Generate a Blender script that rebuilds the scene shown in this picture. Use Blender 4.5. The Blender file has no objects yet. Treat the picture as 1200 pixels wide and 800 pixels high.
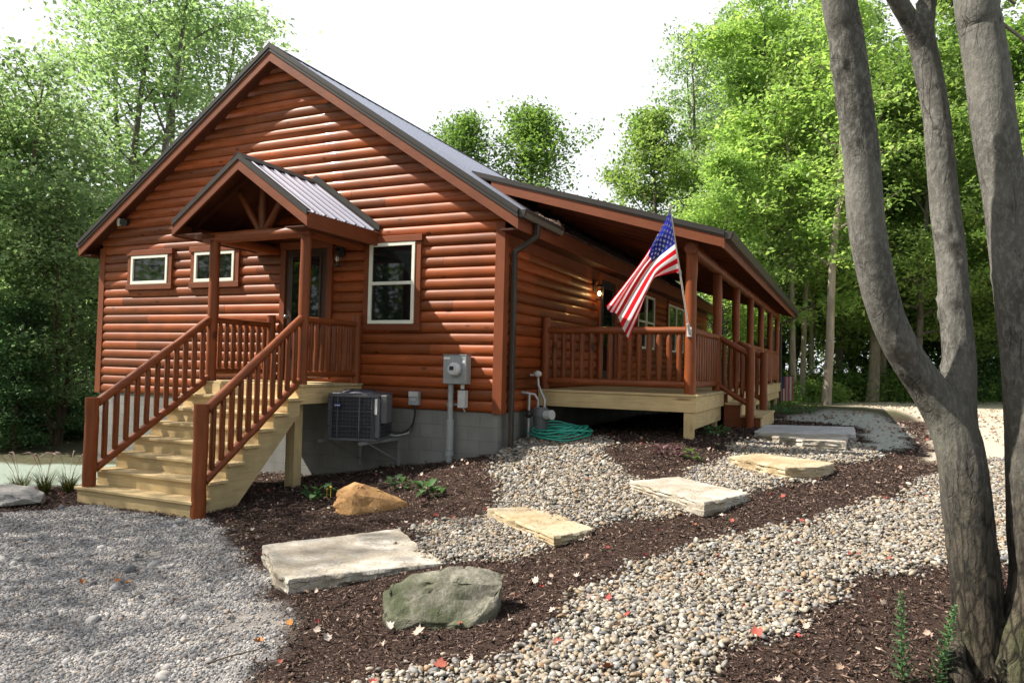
import bpy, bmesh, math, random
import numpy as np
from mathutils import Vector, Matrix, noise

S = bpy.context.scene
COL = S.collection
R = math.radians

# ------------------------------------------------------------------ camera
CAM = np.array([4.5179, -9.4242, 0.6914])
YAW, PITCH, ROLL, FOC = 0.4327, 0.0322, 0.0233, 856.94
_fw = np.array([-math.sin(YAW)*math.cos(PITCH), math.cos(YAW)*math.cos(PITCH), math.sin(PITCH)])
_rt = np.array([math.cos(YAW), math.sin(YAW), 0.0])
_up = np.cross(_rt, _fw)
UPV = math.cos(ROLL)*_up - math.sin(ROLL)*_rt
RTV = math.cos(ROLL)*_rt + math.sin(ROLL)*_up
cd = bpy.data.cameras.new('camera')
cam = bpy.data.objects.new('camera', cd)
COL.objects.link(cam)
M = Matrix.Identity(4)
for i in range(3):
    M[i][0] = RTV[i]; M[i][1] = UPV[i]; M[i][2] = -_fw[i]; M[i][3] = CAM[i]
cam.matrix_world = M
cd.sensor_fit = 'HORIZONTAL'
cd.sensor_width = 36.0
cd.lens = 36.0*FOC/1200.0
cd.clip_start = 0.05
cd.clip_end = 2000
S.camera = cam

# ------------------------------------------------------------------ light
SUN_DIR = Vector((1.87, .85, -2.30)).normalized()      # the way the light travels
EL = math.asin(-SUN_DIR.z)
W = bpy.data.worlds.new('World')
S.world = W
W.use_nodes = True
nt = W.node_tree
nt.nodes.clear()
out = nt.nodes.new('ShaderNodeOutputWorld')
bg = nt.nodes.new('ShaderNodeBackground')
sky = nt.nodes.new('ShaderNodeTexSky')
sky.sky_type = 'NISHITA'
sky.sun_disc = False
sky.sun_elevation = EL
sky.sun_rotation = math.atan2(-SUN_DIR.x, -SUN_DIR.y)
sky.air_density = 1.0
sky.dust_density = 3.0
mixc = nt.nodes.new('ShaderNodeMix')
mixc.data_type = 'RGBA'
tcw = nt.nodes.new('ShaderNodeTexCoord')
nzw = nt.nodes.new('ShaderNodeTexNoise')
nzw.inputs['Scale'].default_value = 1.6
nzw.inputs['Detail'].default_value = 5
mrw = nt.nodes.new('ShaderNodeMapRange')
mrw.inputs['From Min'].default_value = 0.25
mrw.inputs['From Max'].default_value = 0.6
mrw.inputs['To Min'].default_value = 0.8
mrw.inputs['To Max'].default_value = 1.0
nt.links.new(tcw.outputs['Generated'], nzw.inputs['Vector'])
nt.links.new(nzw.outputs[0], mrw.inputs['Value'])
sxw = nt.nodes.new('ShaderNodeSeparateXYZ')
nt.links.new(tcw.outputs['Generated'], sxw.inputs[0])
mre = nt.nodes.new('ShaderNodeMapRange')                 # the veil thins towards the zenith
for k_, v_ in (('From Min', .45), ('From Max', .85), ('To Min', 1.0), ('To Max', .12)): mre.inputs[k_].default_value = v_
nt.links.new(sxw.outputs[2], mre.inputs['Value'])
mmw = nt.nodes.new('ShaderNodeMath'); mmw.operation = 'MULTIPLY'
nt.links.new(mrw.outputs[0], mmw.inputs[0]); nt.links.new(mre.outputs[0], mmw.inputs[1])
nt.links.new(mmw.outputs[0], mixc.inputs[0])
nt.links.new(sky.outputs[0], mixc.inputs[6])
mixc.inputs[7].default_value = (6.6, 6.75, 7.0, 1)       # thin bright cloud veil
nt.links.new(mixc.outputs[2], bg.inputs['Color'])
bg.inputs['Strength'].default_value = 0.085
nt.links.new(bg.outputs[0], out.inputs[0])
ld = bpy.data.lights.new('sun', 'SUN')
ld.energy = 5.0
ld.angle = R(0.6)
ld.color = (1.0, 0.93, 0.82)
sun = bpy.data.objects.new('sun', ld)
COL.objects.link(sun)
sun.rotation_mode = 'QUATERNION'
sun.rotation_quaternion = SUN_DIR.to_track_quat('-Z', 'Y')
sun.location = (-20, -20, 30)
vs = S.view_settings
vs.view_transform = 'Standard'
vs.look = 'None'
vs.gamma = 1.0
vs.use_curve_mapping = False
vs.exposure = 1.1
S.cycles.max_bounces = 6
S.cycles.diffuse_bounces = 3
S.cycles.glossy_bounces = 3
S.cycles.transmission_bounces = 4
S.cycles.transparent_max_bounces = 4

# ------------------------------------------------------------------ helpers
def ray(px, py):
    return _fw + RTV*(px-600)/FOC - UPV*(py-400)/FOC
def at(px, py, d):
    return CAM + ray(px, py)*d
def project(P):
    d = np.asarray(P, float) - CAM
    z = d @ _fw
    z = np.where(np.abs(z) < 1e-6, 1e-6, z)
    return 600+FOC*(d @ RTV)/z, 400-FOC*(d @ UPV)/z, z

CP = np.array([(-.05,-.05,-.57),(-.74,-.1,-.75),(-1.4,-.4,-.86),(-2.7,0,-1.09),(-3.7,0,-1.18),(-8.6,0,-1.3),(-2.6,-1.2,-1.1),(-2.3,-3.2,-1.15),(-4.3,-3.3,-1.16),(-6,-4,-1.2),(-12,-4,-1.3),(-20,8,-1.5),(-10,10,-1.4),(-2,-7,-1.2),(.4,-7,-1.16),(-8,-10,-1.2),(.4,-4.9,-1.12),(-.5,-2.5,-1.06),(1.1,-2.5,-.9),(2.4,-2.8,-.82),(2.2,-5.3,-1.04),(2.4,-1.6,-.66),(3.6,-1.3,-.6),(3.1,.6,-.48),(4.3,.9,-.48),(3.1,2.8,-.38),(2.4,1.2,-.31),(.2,.7,-.4),(.9,0,-.5),(1.2,1.2,-.35),(3,3.5,-.3),(4.6,6,-.36),(5.1,-5,-.88),(4.5,-9.4,-.98),(4,-3,-.78),(8,-5,-.72),(8,0,-.52),(6,4,-.42),(4,16,-.42),(11,30,-.45),(2,16,-.4),(0,8,-.45),(-8,18,-1.2),(15,10,-.45),(25,40,-.5),(-5,30,-.8),(-25,-10,-1.5),(2,-12,-1.1),(14,-10,-.8)], float)
_D = np.linalg.norm(CP[:, None, :2]-CP[None, :, :2], axis=2)
_n = len(CP)
_A = np.zeros((_n+1, _n+1)); _A[:_n, :_n] = _D - np.eye(_n)*.05; _A[:_n, _n] = 1; _A[_n, :_n] = 1
_W = np.linalg.solve(_A, np.append(CP[:, 2], 0))
def hgt(x, y):
    x = np.asarray(x, float); y = np.asarray(y, float)
    r = np.sqrt((x[..., None]-CP[:, 0])**2+(y[..., None]-CP[:, 1])**2+.03)
    return np.clip(r @ _W[:-1] + _W[-1], -1.6, -.25)
def und(x, y):
    return .012*np.sin(2.3*x+1.1*y)*np.sin(1.9*y-.7*x)+.008*np.sin(6.1*x)*np.sin(5.3*y+1)
def gz(x, y):
    return float(hgt(x, y)+und(x, y))

ORG = {}
def link(o):
    COL.objects.link(o)
    return o
def tag(o, label=None, cat=None, group=None, kind=None):
    if label: o['label'] = label
    if cat: o['category'] = cat
    if group: o['group'] = group
    if kind: o['kind'] = kind
    return o
def thing(name, loc, label, cat, group=None):
    o = bpy.data.objects.new(name, None)
    o.empty_display_size = 0.2
    o.location = loc
    link(o)
    ORG[o] = Vector(loc)
    return tag(o, label, cat, group)

class MB:
    """collects vertices and faces in world coordinates"""
    def __init__(s):
        s.v = []; s.f = []; s.m = []; s.cur = 0
    def add(s, vs, fs):
        b = len(s.v)
        s.v += [tuple(v) for v in vs]
        s.f += [tuple(i+b for i in f) for f in fs]
        s.m += [s.cur]*len(fs)
        return s
    def box(s, x0, x1, y0, y1, z0, z1):
        vs = [(x, y, z) for z in (z0, z1) for y in (y0, y1) for x in (x0, x1)]
        return s.add(vs, [(0,2,3,1),(4,5,7,6),(0,1,5,4),(2,6,7,3),(0,4,6,2),(1,3,7,5)])
    def obox(s, c, ax, ay, az):
        c = Vector(c); ax = Vector(ax); ay = Vector(ay); az = Vector(az)
        vs = [c+ax*i+ay*j+az*k for k in (-1,1) for j in (-1,1) for i in (-1,1)]
        return s.add(vs, [(0,2,3,1),(4,5,7,6),(0,1,5,4),(2,6,7,3),(0,4,6,2),(1,3,7,5)])
    def beam(s, a, b, w, h, up=(0,0,1)):
        a = Vector(a); b = Vector(b); d = (b-a); L = d.length; d.normalize()
        u = Vector(up); sd = d.cross(u).normalized(); u2 = sd.cross(d)
        return s.obox((a+b)/2, d*L/2, sd*w/2, u2*h/2)
    def prism(s, poly, axis, a, b):
        """poly of 2D points extruded along axis from a to b; axis 'x': (y,z), 'y': (x,z), 'z': (x,y)"""
        def P(p, t):
            return {'x': (t, p[0], p[1]), 'y': (p[0], t, p[1]), 'z': (p[0], p[1], t)}[axis]
        n = len(poly)
        vs = [P(p, a) for p in poly]+[P(p, b) for p in poly]
        fs = [tuple(range(n-1, -1, -1)), tuple(range(n, 2*n))]
        fs += [(i, (i+1) % n, n+(i+1) % n, n+i) for i in range(n)]
        return s.add(vs, fs)
    def tube(s, pts, rad, n=10, caps=True, jit=0.0, seed=0):
        pts = [Vector(p) for p in pts]
        if not hasattr(rad, '__len__'): rad = [rad]*len(pts)
        rng = random.Random(seed)
        vs = []; fs = []
        ref = None
        for i, p in enumerate(pts):
            if i == 0: d = pts[1]-pts[0]
            elif i == len(pts)-1: d = pts[-1]-pts[-2]
            else: d = (pts[i+1]-pts[i]).normalized()+(pts[i]-pts[i-1]).normalized()
            d.normalize()
            if ref is None:
                ref = Vector((0,0,1)) if abs(d.z) < .9 else Vector((1,0,0))
            u = (ref - d*ref.dot(d)).normalized(); ref = u
            w = d.cross(u)
            for k in range(n):
                a = 2*math.pi*k/n
                r = rad[i]*(1+jit*(rng.random()-.5)*2)
                vs.append(p+(u*math.cos(a)+w*math.sin(a))*r)
        for i in range(len(pts)-1):
            for k in range(n):
                fs.append((i*n+k, i*n+(k+1) % n, (i+1)*n+(k+1) % n, (i+1)*n+k))
        if caps:
            fs.append(tuple(range(n-1, -1, -1)))
            m = (len(pts)-1)*n
            fs.append(tuple(range(m, m+n)))
        return s.add(vs, fs)
    def sphere(s, c, rx, ry=None, rz=None, nu=12, nv=8):
        ry = ry or rx; rz = rz or rx
        pts = []; rr = []
        vs = []; fs = []
        for j in range(nv+1):
            t = math.pi*j/nv
            for i in range(nu):
                a = 2*math.pi*i/nu
                vs.append((c[0]+rx*math.sin(t)*math.cos(a), c[1]+ry*math.sin(t)*math.sin(a), c[2]+rz*math.cos(t)))
        for j in range(nv):
            for i in range(nu):
                fs.append((j*nu+i, (j+1)*nu+i, (j+1)*nu+(i+1) % nu, j*nu+(i+1) % nu))
        return s.add(vs, fs)
    def build(s, name, mat, parent=None, bevel=0, smooth=False, angle=40, loc=None):
        me = bpy.data.meshes.new(name)
        org = ORG[parent] if parent is not None else Vector(loc or (0,0,0))
        me.from_pydata([(v[0]-org.x, v[1]-org.y, v[2]-org.z) for v in s.v], [], s.f)
        mats = mat if isinstance(mat, (list, tuple)) else [mat]
        for m in mats: me.materials.append(m)
        if len(mats) > 1: me.polygons.foreach_set('material_index', s.m)
        if smooth:
            me.polygons.foreach_set('use_smooth', [True]*len(me.polygons))
            me.set_sharp_from_angle(angle=R(angle))
        me.update()
        o = link(bpy.data.objects.new(name, me))
        if parent is not None: o.parent = parent
        else: o.location = org
        ORG[o] = org
        if bevel:
            b = o.modifiers.new('bevel', 'BEVEL'); b.width = bevel; b.segments = 1; b.limit_method = 'ANGLE'; b.angle_limit = R(40)
        return o

def np_mesh(name, verts, faces, mat, smooth=False):
    verts = np.asarray(verts, np.float32); faces = np.asarray(faces, np.int32)
    me = bpy.data.meshes.new(name)
    me.vertices.add(len(verts)); me.vertices.foreach_set('co', verts.ravel())
    k = faces.shape[1]
    me.loops.add(faces.size); me.loops.foreach_set('vertex_index', faces.ravel())
    me.polygons.add(len(faces))
    me.polygons.foreach_set('loop_start', np.arange(0, faces.size, k, dtype=np.int32))
    if smooth: me.polygons.foreach_set('use_smooth', np.ones(len(faces), bool))
    me.materials.append(mat)
    me.update(calc_edges=True)
    return me

# ------------------------------------------------------------------ materials
class NT:
    def __init__(s, name):
        s.mat = bpy.data.materials.new(name)
        s.mat.use_nodes = True
        s.t = s.mat.node_tree
        s.b = s.t.nodes['Principled BSDF']
        s.o = s.t.nodes['Material Output']
    def n(s, typ, **kw):
        nd = s.t.nodes.new(typ)
        for k, v in kw.items():
            if hasattr(nd, k): setattr(nd, k, v)
        return nd
    def l(s, a, b): s.t.links.new(a, b)
    def coord(s, scale=(1,1,1), kind='Object', rot=(0,0,0)):
        tc = s.n('ShaderNodeTexCoord'); mp = s.n('ShaderNodeMapping')
        mp.inputs['Scale'].default_value = scale
        mp.inputs['Rotation'].default_value = rot
        s.l(tc.outputs[kind], mp.inputs['Vector'])
        return mp.outputs[0]
    def noise(s, vec, scale=1, detail=4, rough=.55, dist=0):
        nd = s.n('ShaderNodeTexNoise')
        nd.inputs['Scale'].default_value = scale; nd.inputs['Detail'].default_value = detail
        nd.inputs['Roughness'].default_value = rough; nd.inputs['Distortion'].default_value = dist
        if vec is not None: s.l(vec, nd.inputs['Vector'])
        return nd.outputs[0]
    def rng(s, v, a, b, c=0, d=1):
        nd = s.n('ShaderNodeMapRange')
        for k, x in zip(('From Min','From Max','To Min','To Max'), (a, b, c, d)): nd.inputs[k].default_value = x
        s.l(v, nd.inputs['Value'])
        return nd.outputs[0]
    def mth(s, op, a, b=None):
        nd = s.n('ShaderNodeMath', operation=op)
        for i, x in enumerate((a, b)):
            if x is None: continue
            if isinstance(x, (int, float)): nd.inputs[i].default_value = x
            else: s.l(x, nd.inputs[i])
        return nd.outputs[0]
    def mix(s, f, a, b, mode='MIX'):
        nd = s.n('ShaderNodeMix', data_type='RGBA', blend_type=mode)
        for i, x in ((0, f), (6, a), (7, b)):
            if isinstance(x, (int, float)): nd.inputs[i].default_value = x
            elif isinstance(x, (tuple, list)): nd.inputs[i].default_value = (*x, 1) if len(x) == 3 else x
            else: s.l(x, nd.inputs[i])
        return nd.outputs[2]
    def ramp(s, f, stops):
        nd = s.n('ShaderNodeValToRGB')
        cr = nd.color_ramp
        while len(cr.elements) < len(stops): cr.elements.new(0.5)
        for e, (p, c) in zip(cr.elements, stops):
            e.position = p; e.color = (*c, 1)
        s.l(f, nd.inputs[0])
        return nd.outputs[0]
    def island(s):
        return s.n('ShaderNodeNewGeometry').outputs['Random Per Island']
    def bump(s, h, st=.3, dist=.01):
        nd = s.n('ShaderNodeBump')
        nd.inputs['Strength'].default_value = st; nd.inputs['Distance'].default_value = dist
        s.l(h, nd.inputs['Height']); s.l(nd.outputs[0], s.b.inputs['Normal'])
    def fin(s, col=None, rough=.6, metal=0, spec=None, coat=0):
        if col is not None:
            if isinstance(col, (tuple, list)): s.b.inputs['Base Color'].default_value = (*col, 1)
            else: s.l(col, s.b.inputs['Base Color'])
        if isinstance(rough, (int, float)): s.b.inputs['Roughness'].default_value = rough
        else: s.l(rough, s.b.inputs['Roughness'])
        s.b.inputs['Metallic'].default_value = metal
        if spec is not None: s.b.inputs['Specular IOR Level'].default_value = spec
        s.b.inputs['Coat Weight'].default_value = coat
        return s.mat

def wood(name, base, axis, rough=.48, knots=True, var=.28, coat=.08, knotcol=(.17,.085,.05), along=2.6, flat=None):
    m = NT(name)
    i = 'xyz'.index(axis)
    sc = [16, 16, 16]; sc[i] = 1.1
    g = m.noise(m.coord(sc), 2.2, 6, .6, .6)
    blot = m.noise(m.coord((1.3, 1.3, 1.3)), 1.5, 4)
    isl = m.island()
    v = m.mth('MULTIPLY', m.rng(g, .3, .75, 1-var*.8, 1+var*.7), m.rng(blot, .3, .7, .82, 1.15))
    v = m.mth('MULTIPLY', v, m.rng(isl, 0, 1, 1-var, 1+var*.8))
    c = m.mix(1.0, base, v, 'MULTIPLY')
    hue = m.mix(m.rng(isl, .2, 1, 0, .35), c, m.mix(1.0, c, (1.12, .8, .6), 'MULTIPLY'))
    if knots:
        sk = [6.1, 6.1, 6.1]; sk[i] = along
        if flat: sk['xyz'.index(flat)] = .02
        if axis == 'z': sk = [3.2, 3.2, 1.7]
        vo = m.n('ShaderNodeTexVoronoi'); m.l(m.coord(sk), vo.inputs['Vector']); vo.inputs['Scale'].default_value = 1
        sep = m.n('ShaderNodeSeparateColor'); m.l(vo.outputs['Color'], sep.inputs[0])
        k = m.mth('MULTIPLY', m.rng(vo.outputs['Distance'], .07, .155, 1, 0), m.rng(sep.outputs[0], .50, .53, 0, 1))
        hue = m.mix(m.mth('MULTIPLY', k, .85), hue, m.mix(1.0, hue, knotcol, 'MULTIPLY'))
    m.bump(g, .18, .004)
    return m.fin(hue, m.rng(g, .2, .8, rough+.1, rough-.06), coat=coat, spec=.28)

STAIN = (.232, .059, .0145)
MAT = {}
for a in 'xyz':
    MAT['log_'+a] = wood('stained_log_'+a, STAIN, a, flat={'x': 'y', 'y': 'x'}.get(a), var=.38)
    MAT['trim_'+a] = wood('stained_trim_'+a, (.155, .045, .016), a, rough=.6, coat=0, knots=False, var=.16)
    MAT['pole_'+a] = wood('peeled_log_'+a, (.165, .046, .013), a, rough=.46, coat=.06, along=1.6, var=.3)
    MAT['yel_'+a] = wood('treated_pine_'+a, (.44, .365, .205), a, rough=.65, var=.24, coat=0, knotcol=(.42,.32,.22), along=1.0)
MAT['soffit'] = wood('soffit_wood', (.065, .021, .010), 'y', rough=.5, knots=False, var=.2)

m = NT('bronze_roof_metal')
nz = m.noise(m.coord((.5, .5, .5)), .8, 3)
MAT['roof'] = m.fin(m.mix(nz, (.52,.51,.55), (.62,.61,.645)), m.rng(nz, .3, .7, .22, .32), metal=.85, spec=.6)
m = NT('dark_metal_trim')
nz = m.noise(m.coord(), 8, 4)
MAT['drip'] = m.fin(m.mix(nz, (.022,.020,.019), (.035,.032,.030)), .65, spec=.25)
m = NT('brown_gutter')
nz = m.noise(m.coord(), 9, 4)
MAT['gutter'] = m.fin(m.mix(nz, (.04,.034,.03), (.065,.055,.048)), .35, metal=.2)

m = NT('concrete_block')
tc = m.n('ShaderNodeTexCoord'); sx = m.n('ShaderNodeSeparateXYZ'); m.l(tc.outputs['Object'], sx.inputs[0])
cx = m.n('ShaderNodeCombineXYZ'); m.l(m.mth('ADD', sx.outputs[0], sx.outputs[1]), cx.inputs[0]); m.l(m.mth('ADD', sx.outputs[2], .012), cx.inputs[1])
br = m.n('ShaderNodeTexBrick'); m.l(cx.outputs[0], br.inputs['Vector'])
br.inputs['Scale'].default_value = 1; br.inputs['Brick Width'].default_value = .4; br.inputs['Row Height'].default_value = .2
br.inputs['Mortar Size'].default_value = .006; br.inputs['Mortar Smooth'].default_value = .3
br.inputs['Color1'].default_value = (.215,.215,.205,1); br.inputs['Color2'].default_value = (.18,.18,.172,1); br.inputs['Mortar'].default_value = (.16,.16,.152,1)
st = m.noise(m.coord((1,1,.6)), 2.5, 6)
fine = m.noise(m.coord(), 90, 3)
c = m.mix(1.0, br.outputs['Color'], m.mth('MULTIPLY', m.rng(st, .3, .7, .72, 1.12), m.rng(fine, .3, .7, .88, 1.1)), 'MULTIPLY')
m.bump(m.mth('ADD', m.mth('MULTIPLY', br.outputs['Fac'], -1.0), m.mth('MULTIPLY', fine, .4)), .5, .006)
MAT['block'] = m.fin(c, .9)

def plain(name, c1, c2, rough=.5, metal=0, sc=12, bump=0, spec=None, coat=0):
    m = NT(name)
    nz = m.noise(m.coord(), sc, 5)
    if bump: m.bump(nz, bump, .004)
    return m.fin(m.mix(m.rng(nz, .3, .7), c1, c2), rough, metal, spec, coat)
MAT['vinyl'] = plain('cream_vinyl', (.70,.70,.60), (.76,.76,.67), .4)
MAT['black'] = plain('black_metal', (.012,.012,.013), (.022,.022,.022), .45)
MAT['galv'] = plain('galvanised_steel', (.30,.31,.33), (.42,.43,.45), .42, .6)
MAT['greybox'] = plain('grey_painted_steel', (.27,.29,.30), (.33,.35,.36), .45, .1)
MAT['pvc'] = plain('grey_conduit', (.24,.26,.27), (.30,.32,.33), .5)
MAT['lpvc'] = plain('light_grey_plastic', (.42,.43,.43), (.5,.5,.5), .5)
MAT['acdark'] = plain('charcoal_grille', (.045,.048,.065), (.07,.075,.095), .5, .2)
MAT['acgrey'] = plain('condenser_grey', (.085,.085,.095), (.115,.115,.125), .6, .1)
MAT['acwire'] = plain('grille_wire', (.06,.063,.078), (.085,.088,.105), .55, .2)
MAT['acfin'] = plain('condenser_coil', (.018,.019,.026), (.03,.03,.038), .6)
MAT['white'] = plain('white_label', (.72,.72,.72), (.8,.8,.8), .5)
MAT['navy'] = plain('navy_badge', (.01,.012,.08), (.015,.018,.1), .4)
MAT['rubber'] = plain('black_cable', (.012,.012,.012), (.02,.02,.02), .55)
MAT['hose'] = plain('teal_hose', (.015,.26,.19), (.03,.34,.25), .4)
MAT['doorpaint'] = plain('dark_door_paint', (.03,.012,.008), (.05,.02,.012), .4)
MAT['doorblue'] = plain('black_blue_door_paint', (.014,.018,.024), (.022,.027,.034), .35)
MAT['alu'] = plain('pole_aluminium', (.62,.60,.56), (.7,.68,.64), .35, .5)
m = NT('window_glass')
nz = m.noise(m.coord(), .9, 2)
m.bump(nz, .05, .02)
MAT['glass'] = m.fin((.006,.008,.009), .03, spec=.7)
m = NT('meter_glass')
MAT['meterglass'] = m.fin((.5,.52,.55), .12, coat=.6)

# ------------------------------------------------------------------ cabin
HW, HL, LOGH = 8.53, 16.3, .163
EZ, RZ, EX = 2.849, 5.918, .3416
RX = -HW/2
SL = (RZ-EZ)/(EX-RX)
def zroof(x):
    return RZ - abs(x-RX)*SL
cabin = thing('log_cabin', (RX, HL/2, -.6), 'reddish brown log cabin with metal roof, entry stairs and a long covered side porch', 'house')

PROF = [(0,0), (.013,.002), (.031,.020), (.041,.048), (.044,.080), (.041,.110), (.032,.139), (.014,.160), (0,.163)]
def log_wall(mb, axis, a0, a1, z0, n, sign, limit=None, seed=1):
    """courses of half round log siding; axis 'x': wall on y=0 bulging to sign*y; 'y': wall on x=const"""
    rng = random.Random(seed)
    def P(u, d, z):
        return (u, sign*d, z) if axis == 'x' else (offs+sign*d, u, z)
    offs = 0 if sign > 0 else -HW
    for k in range(n):
        zb = z0+k*LOGH
        lo, hi = a0, a1
        if limit:
            l = limit(zb+LOGH*.5)
            if l is None: continue
            lo, hi = max(lo, l[0]), min(hi, l[1])
            if hi-lo < .15: continue
        cuts = [lo]; x = lo+rng.uniform(.6, 4.0)
        while x < hi-.5:
            cuts.append(x); x += rng.choice([2.4, 3.0, 3.6, 4.2])*rng.uniform(.9, 1.1)
        cuts.append(hi)
        for i in range(len(cuts)-1):
            g = .0015
            xa, xb = cuts[i]+(g if i else 0), cuts[i+1]-(g if i < len(cuts)-2 else 0)
            jd = rng.uniform(-.0015, .0015)
            vs = []
            for e, u0 in ((0, xa), (1, xb)):
                for (d, z) in PROF:
                    u = u0
                    if limit:
                        l = limit(zb+z)
                        if l is None: l = (RX, RX)
                        u = min(max(u, l[0]), l[1])
                    vs.append(P(u, d+(jd if d > .01 else 0), zb+z))
            n_ = len(PROF)
            fs = [(j, j+1, n_+j+1, n_+j) for j in range(n_-1)]
            fs += [tuple(range(n_)), tuple(range(2*n_-1, n_-1, -1))]
            mb.add(vs, fs)

gl = lambda z: None if z > RZ-.12 else (RX-(RZ-.1-z)/SL, RX+(RZ-.1-z)/SL)
mb = MB(); log_wall(mb, 'x', -HW, 0, 0, 36, -1, gl, 3)
mb.build('log_wall', MAT['log_x'], cabin, smooth=True, angle=50)
mb = MB(); log_wall(mb, 'y', 0, HL, 0, 17, 1, None, 5)
mb.build('log_wall', MAT['log_y'], cabin, smooth=True, angle=50)
mb = MB(); log_wall(mb, 'y', 0, HL, 0, 17, -1, None, 6)
mb.build('log_wall', MAT['log_y'], cabin, smooth=True, angle=50)
mb = MB(); mb.prism([(-HW+.01,-.02), (-.01,-.02), (-.01,2.7), (RX,RZ-.2), (-HW+.01,2.7)], 'y', HL-.05, HL)
mb.build('log_wall', MAT['log_x'], cabin)
# solid core behind the siding so that no light leaks through
mb = MB(); mb.prism([(-HW+.02,.0), (-.02,.0), (-.02,2.72), (RX,RZ-.22), (-HW+.02,2.72)], 'y', .012, .05)
mb.box(-.05, -.012, .06, HL-.06, 0, 2.7); mb.box(-HW+.012, -HW+.05, .06, HL-.06, 0, 2.7)
mb.build('wall_core', MAT['soffit'], cabin)
mb = MB()
for (x0, x1, y0, y1) in ((-HW+.03, -.03, -.004, .16), (-.19, -.028, .164, HL-.03), (-HW+.03, -HW+.19, .164, HL-.03), (-HW+.19, -.19, HL-.19, HL-.03)):
    mb.box(x0, x1, y0, y1, -1.75, -.003)
mb.build('foundation', MAT['block'], cabin)
for (x0, x1, y0, y1) in ((-.105, .046, -.052, .10), (-HW-.046, -HW+.105, -.052, .10)):
    mb = MB(); mb.box(x0, x1, y0, y1, -.01, 2.74)
    mb.build('corner_board', MAT['trim_z'], cabin, bevel=.004)

# main roof
RY0, RY1 = -.29, HL+.3
def slope_band(mb, sgn, t0, b0, y0, y1, x_in=0.0, x_out=None):
    """vertical-sided strip under one roof slope: offsets t0 (top), b0 (bottom) below the roof surface"""
    xo = EX if x_out is None else x_out
    hw = xo-RX
    pts = [(RX+sgn*x_in, RZ-x_in*SL+t0), (RX+sgn*hw, RZ-hw*SL+t0), (RX+sgn*hw, RZ-hw*SL+b0), (RX+sgn*x_in, RZ-x_in*SL+b0)]
    if sgn < 0: pts = pts[::-1]
    mb.prism(pts, 'y', y0, y1)
mb = MB()
for s in (1, -1):
    slope_band(mb, s, 0, -.012, RY0+.004, RY1, 0)
    y = RY0+.12
    nrm = Vector((s*SL, 0, 1)).normalized()
    while y < RY1-.03:
        a = Vector((RX+s*.10, y, RZ-.10*SL)); b = Vector((RX+s*(EX-RX+.005), y, EZ))
        d = (b-a).normalized(); sd = Vector((0, 1, 0))
        vs = []
        for p in (a, b):
            for (w, h) in ((-.035, -.001), (-.012, .0065), (.012, .0065), (.035, -.001)):
                vs.append(p+sd*w+nrm*h)
        mb.add(vs, [(0,1,5,4), (1,2,6,5), (2,3,7,6), (0,3,2,1), (4,5,6,7)])
        y += .228
mb.build('roof', MAT['roof'], cabin)
mb = MB()
for s in (1, -1):
    pts = [(RX, RZ+.028), (RX+s*.16, RZ-.16*SL+.026), (RX+s*.16, RZ-.16*SL+.014), (RX, RZ+.016)]
    mb.prism(pts if s > 0 else pts[::-1], 'y', RY0-.008, RY1+.01)
mb.build('ridge_cap', MAT['drip'], cabin)
for s in (1, -1):
    mb = MB()
    slope_band(mb, s, .006, -.058, RY0-.012, RY0+.003)
    slope_band(mb, s, -.052, -.115, RY0-.002, RY0+.012)
    slope_band(mb, s, .02, .006, RY0-.012, RY0+.10)
    mb.build('drip_edge', MAT['drip'], cabin)
    mb = MB(); slope_band(mb, s, .006, -.115, RY1, RY1+.012); mb.build('drip_edge', MAT['drip'], cabin)
for s in (1, -1):
    mb = MB(); slope_band(mb, s, -.105, -.275, RY0+.014, RY0+.052)
    mb.build('fascia', MAT['trim_x'], cabin)
    mb = MB(); slope_band(mb, s, -.014, -.105, RY0+.02, RY1-.01, x_out=EX-.03)
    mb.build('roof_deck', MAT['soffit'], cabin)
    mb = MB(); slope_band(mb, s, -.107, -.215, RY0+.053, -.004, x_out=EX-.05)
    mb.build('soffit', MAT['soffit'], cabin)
    mb = MB()
    xa, xb = (0.05, EX-.03) if s > 0 else (-HW-EX+.03, -HW-.05)
    mb.box(xa, xb, RY0+.053, RY1-.05, 2.575, 2.60)
    mb.build('soffit', MAT['soffit'], cabin)
    mb = MB()
    xa, xb = (EX-.029, EX-.005) if s > 0 else (-HW-EX+.005, -HW-EX+.029)
    mb.box(xa, xb, RY0+.053, RY1-.05, 2.574, EZ-.03)
    mb.build('fascia', MAT['trim_y'], cabin)
mb = MB(); mb.box(.003, .052, .101, HL, 2.40, 2.573); mb.build('frieze_board', MAT['trim_y'], cabin)

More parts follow.
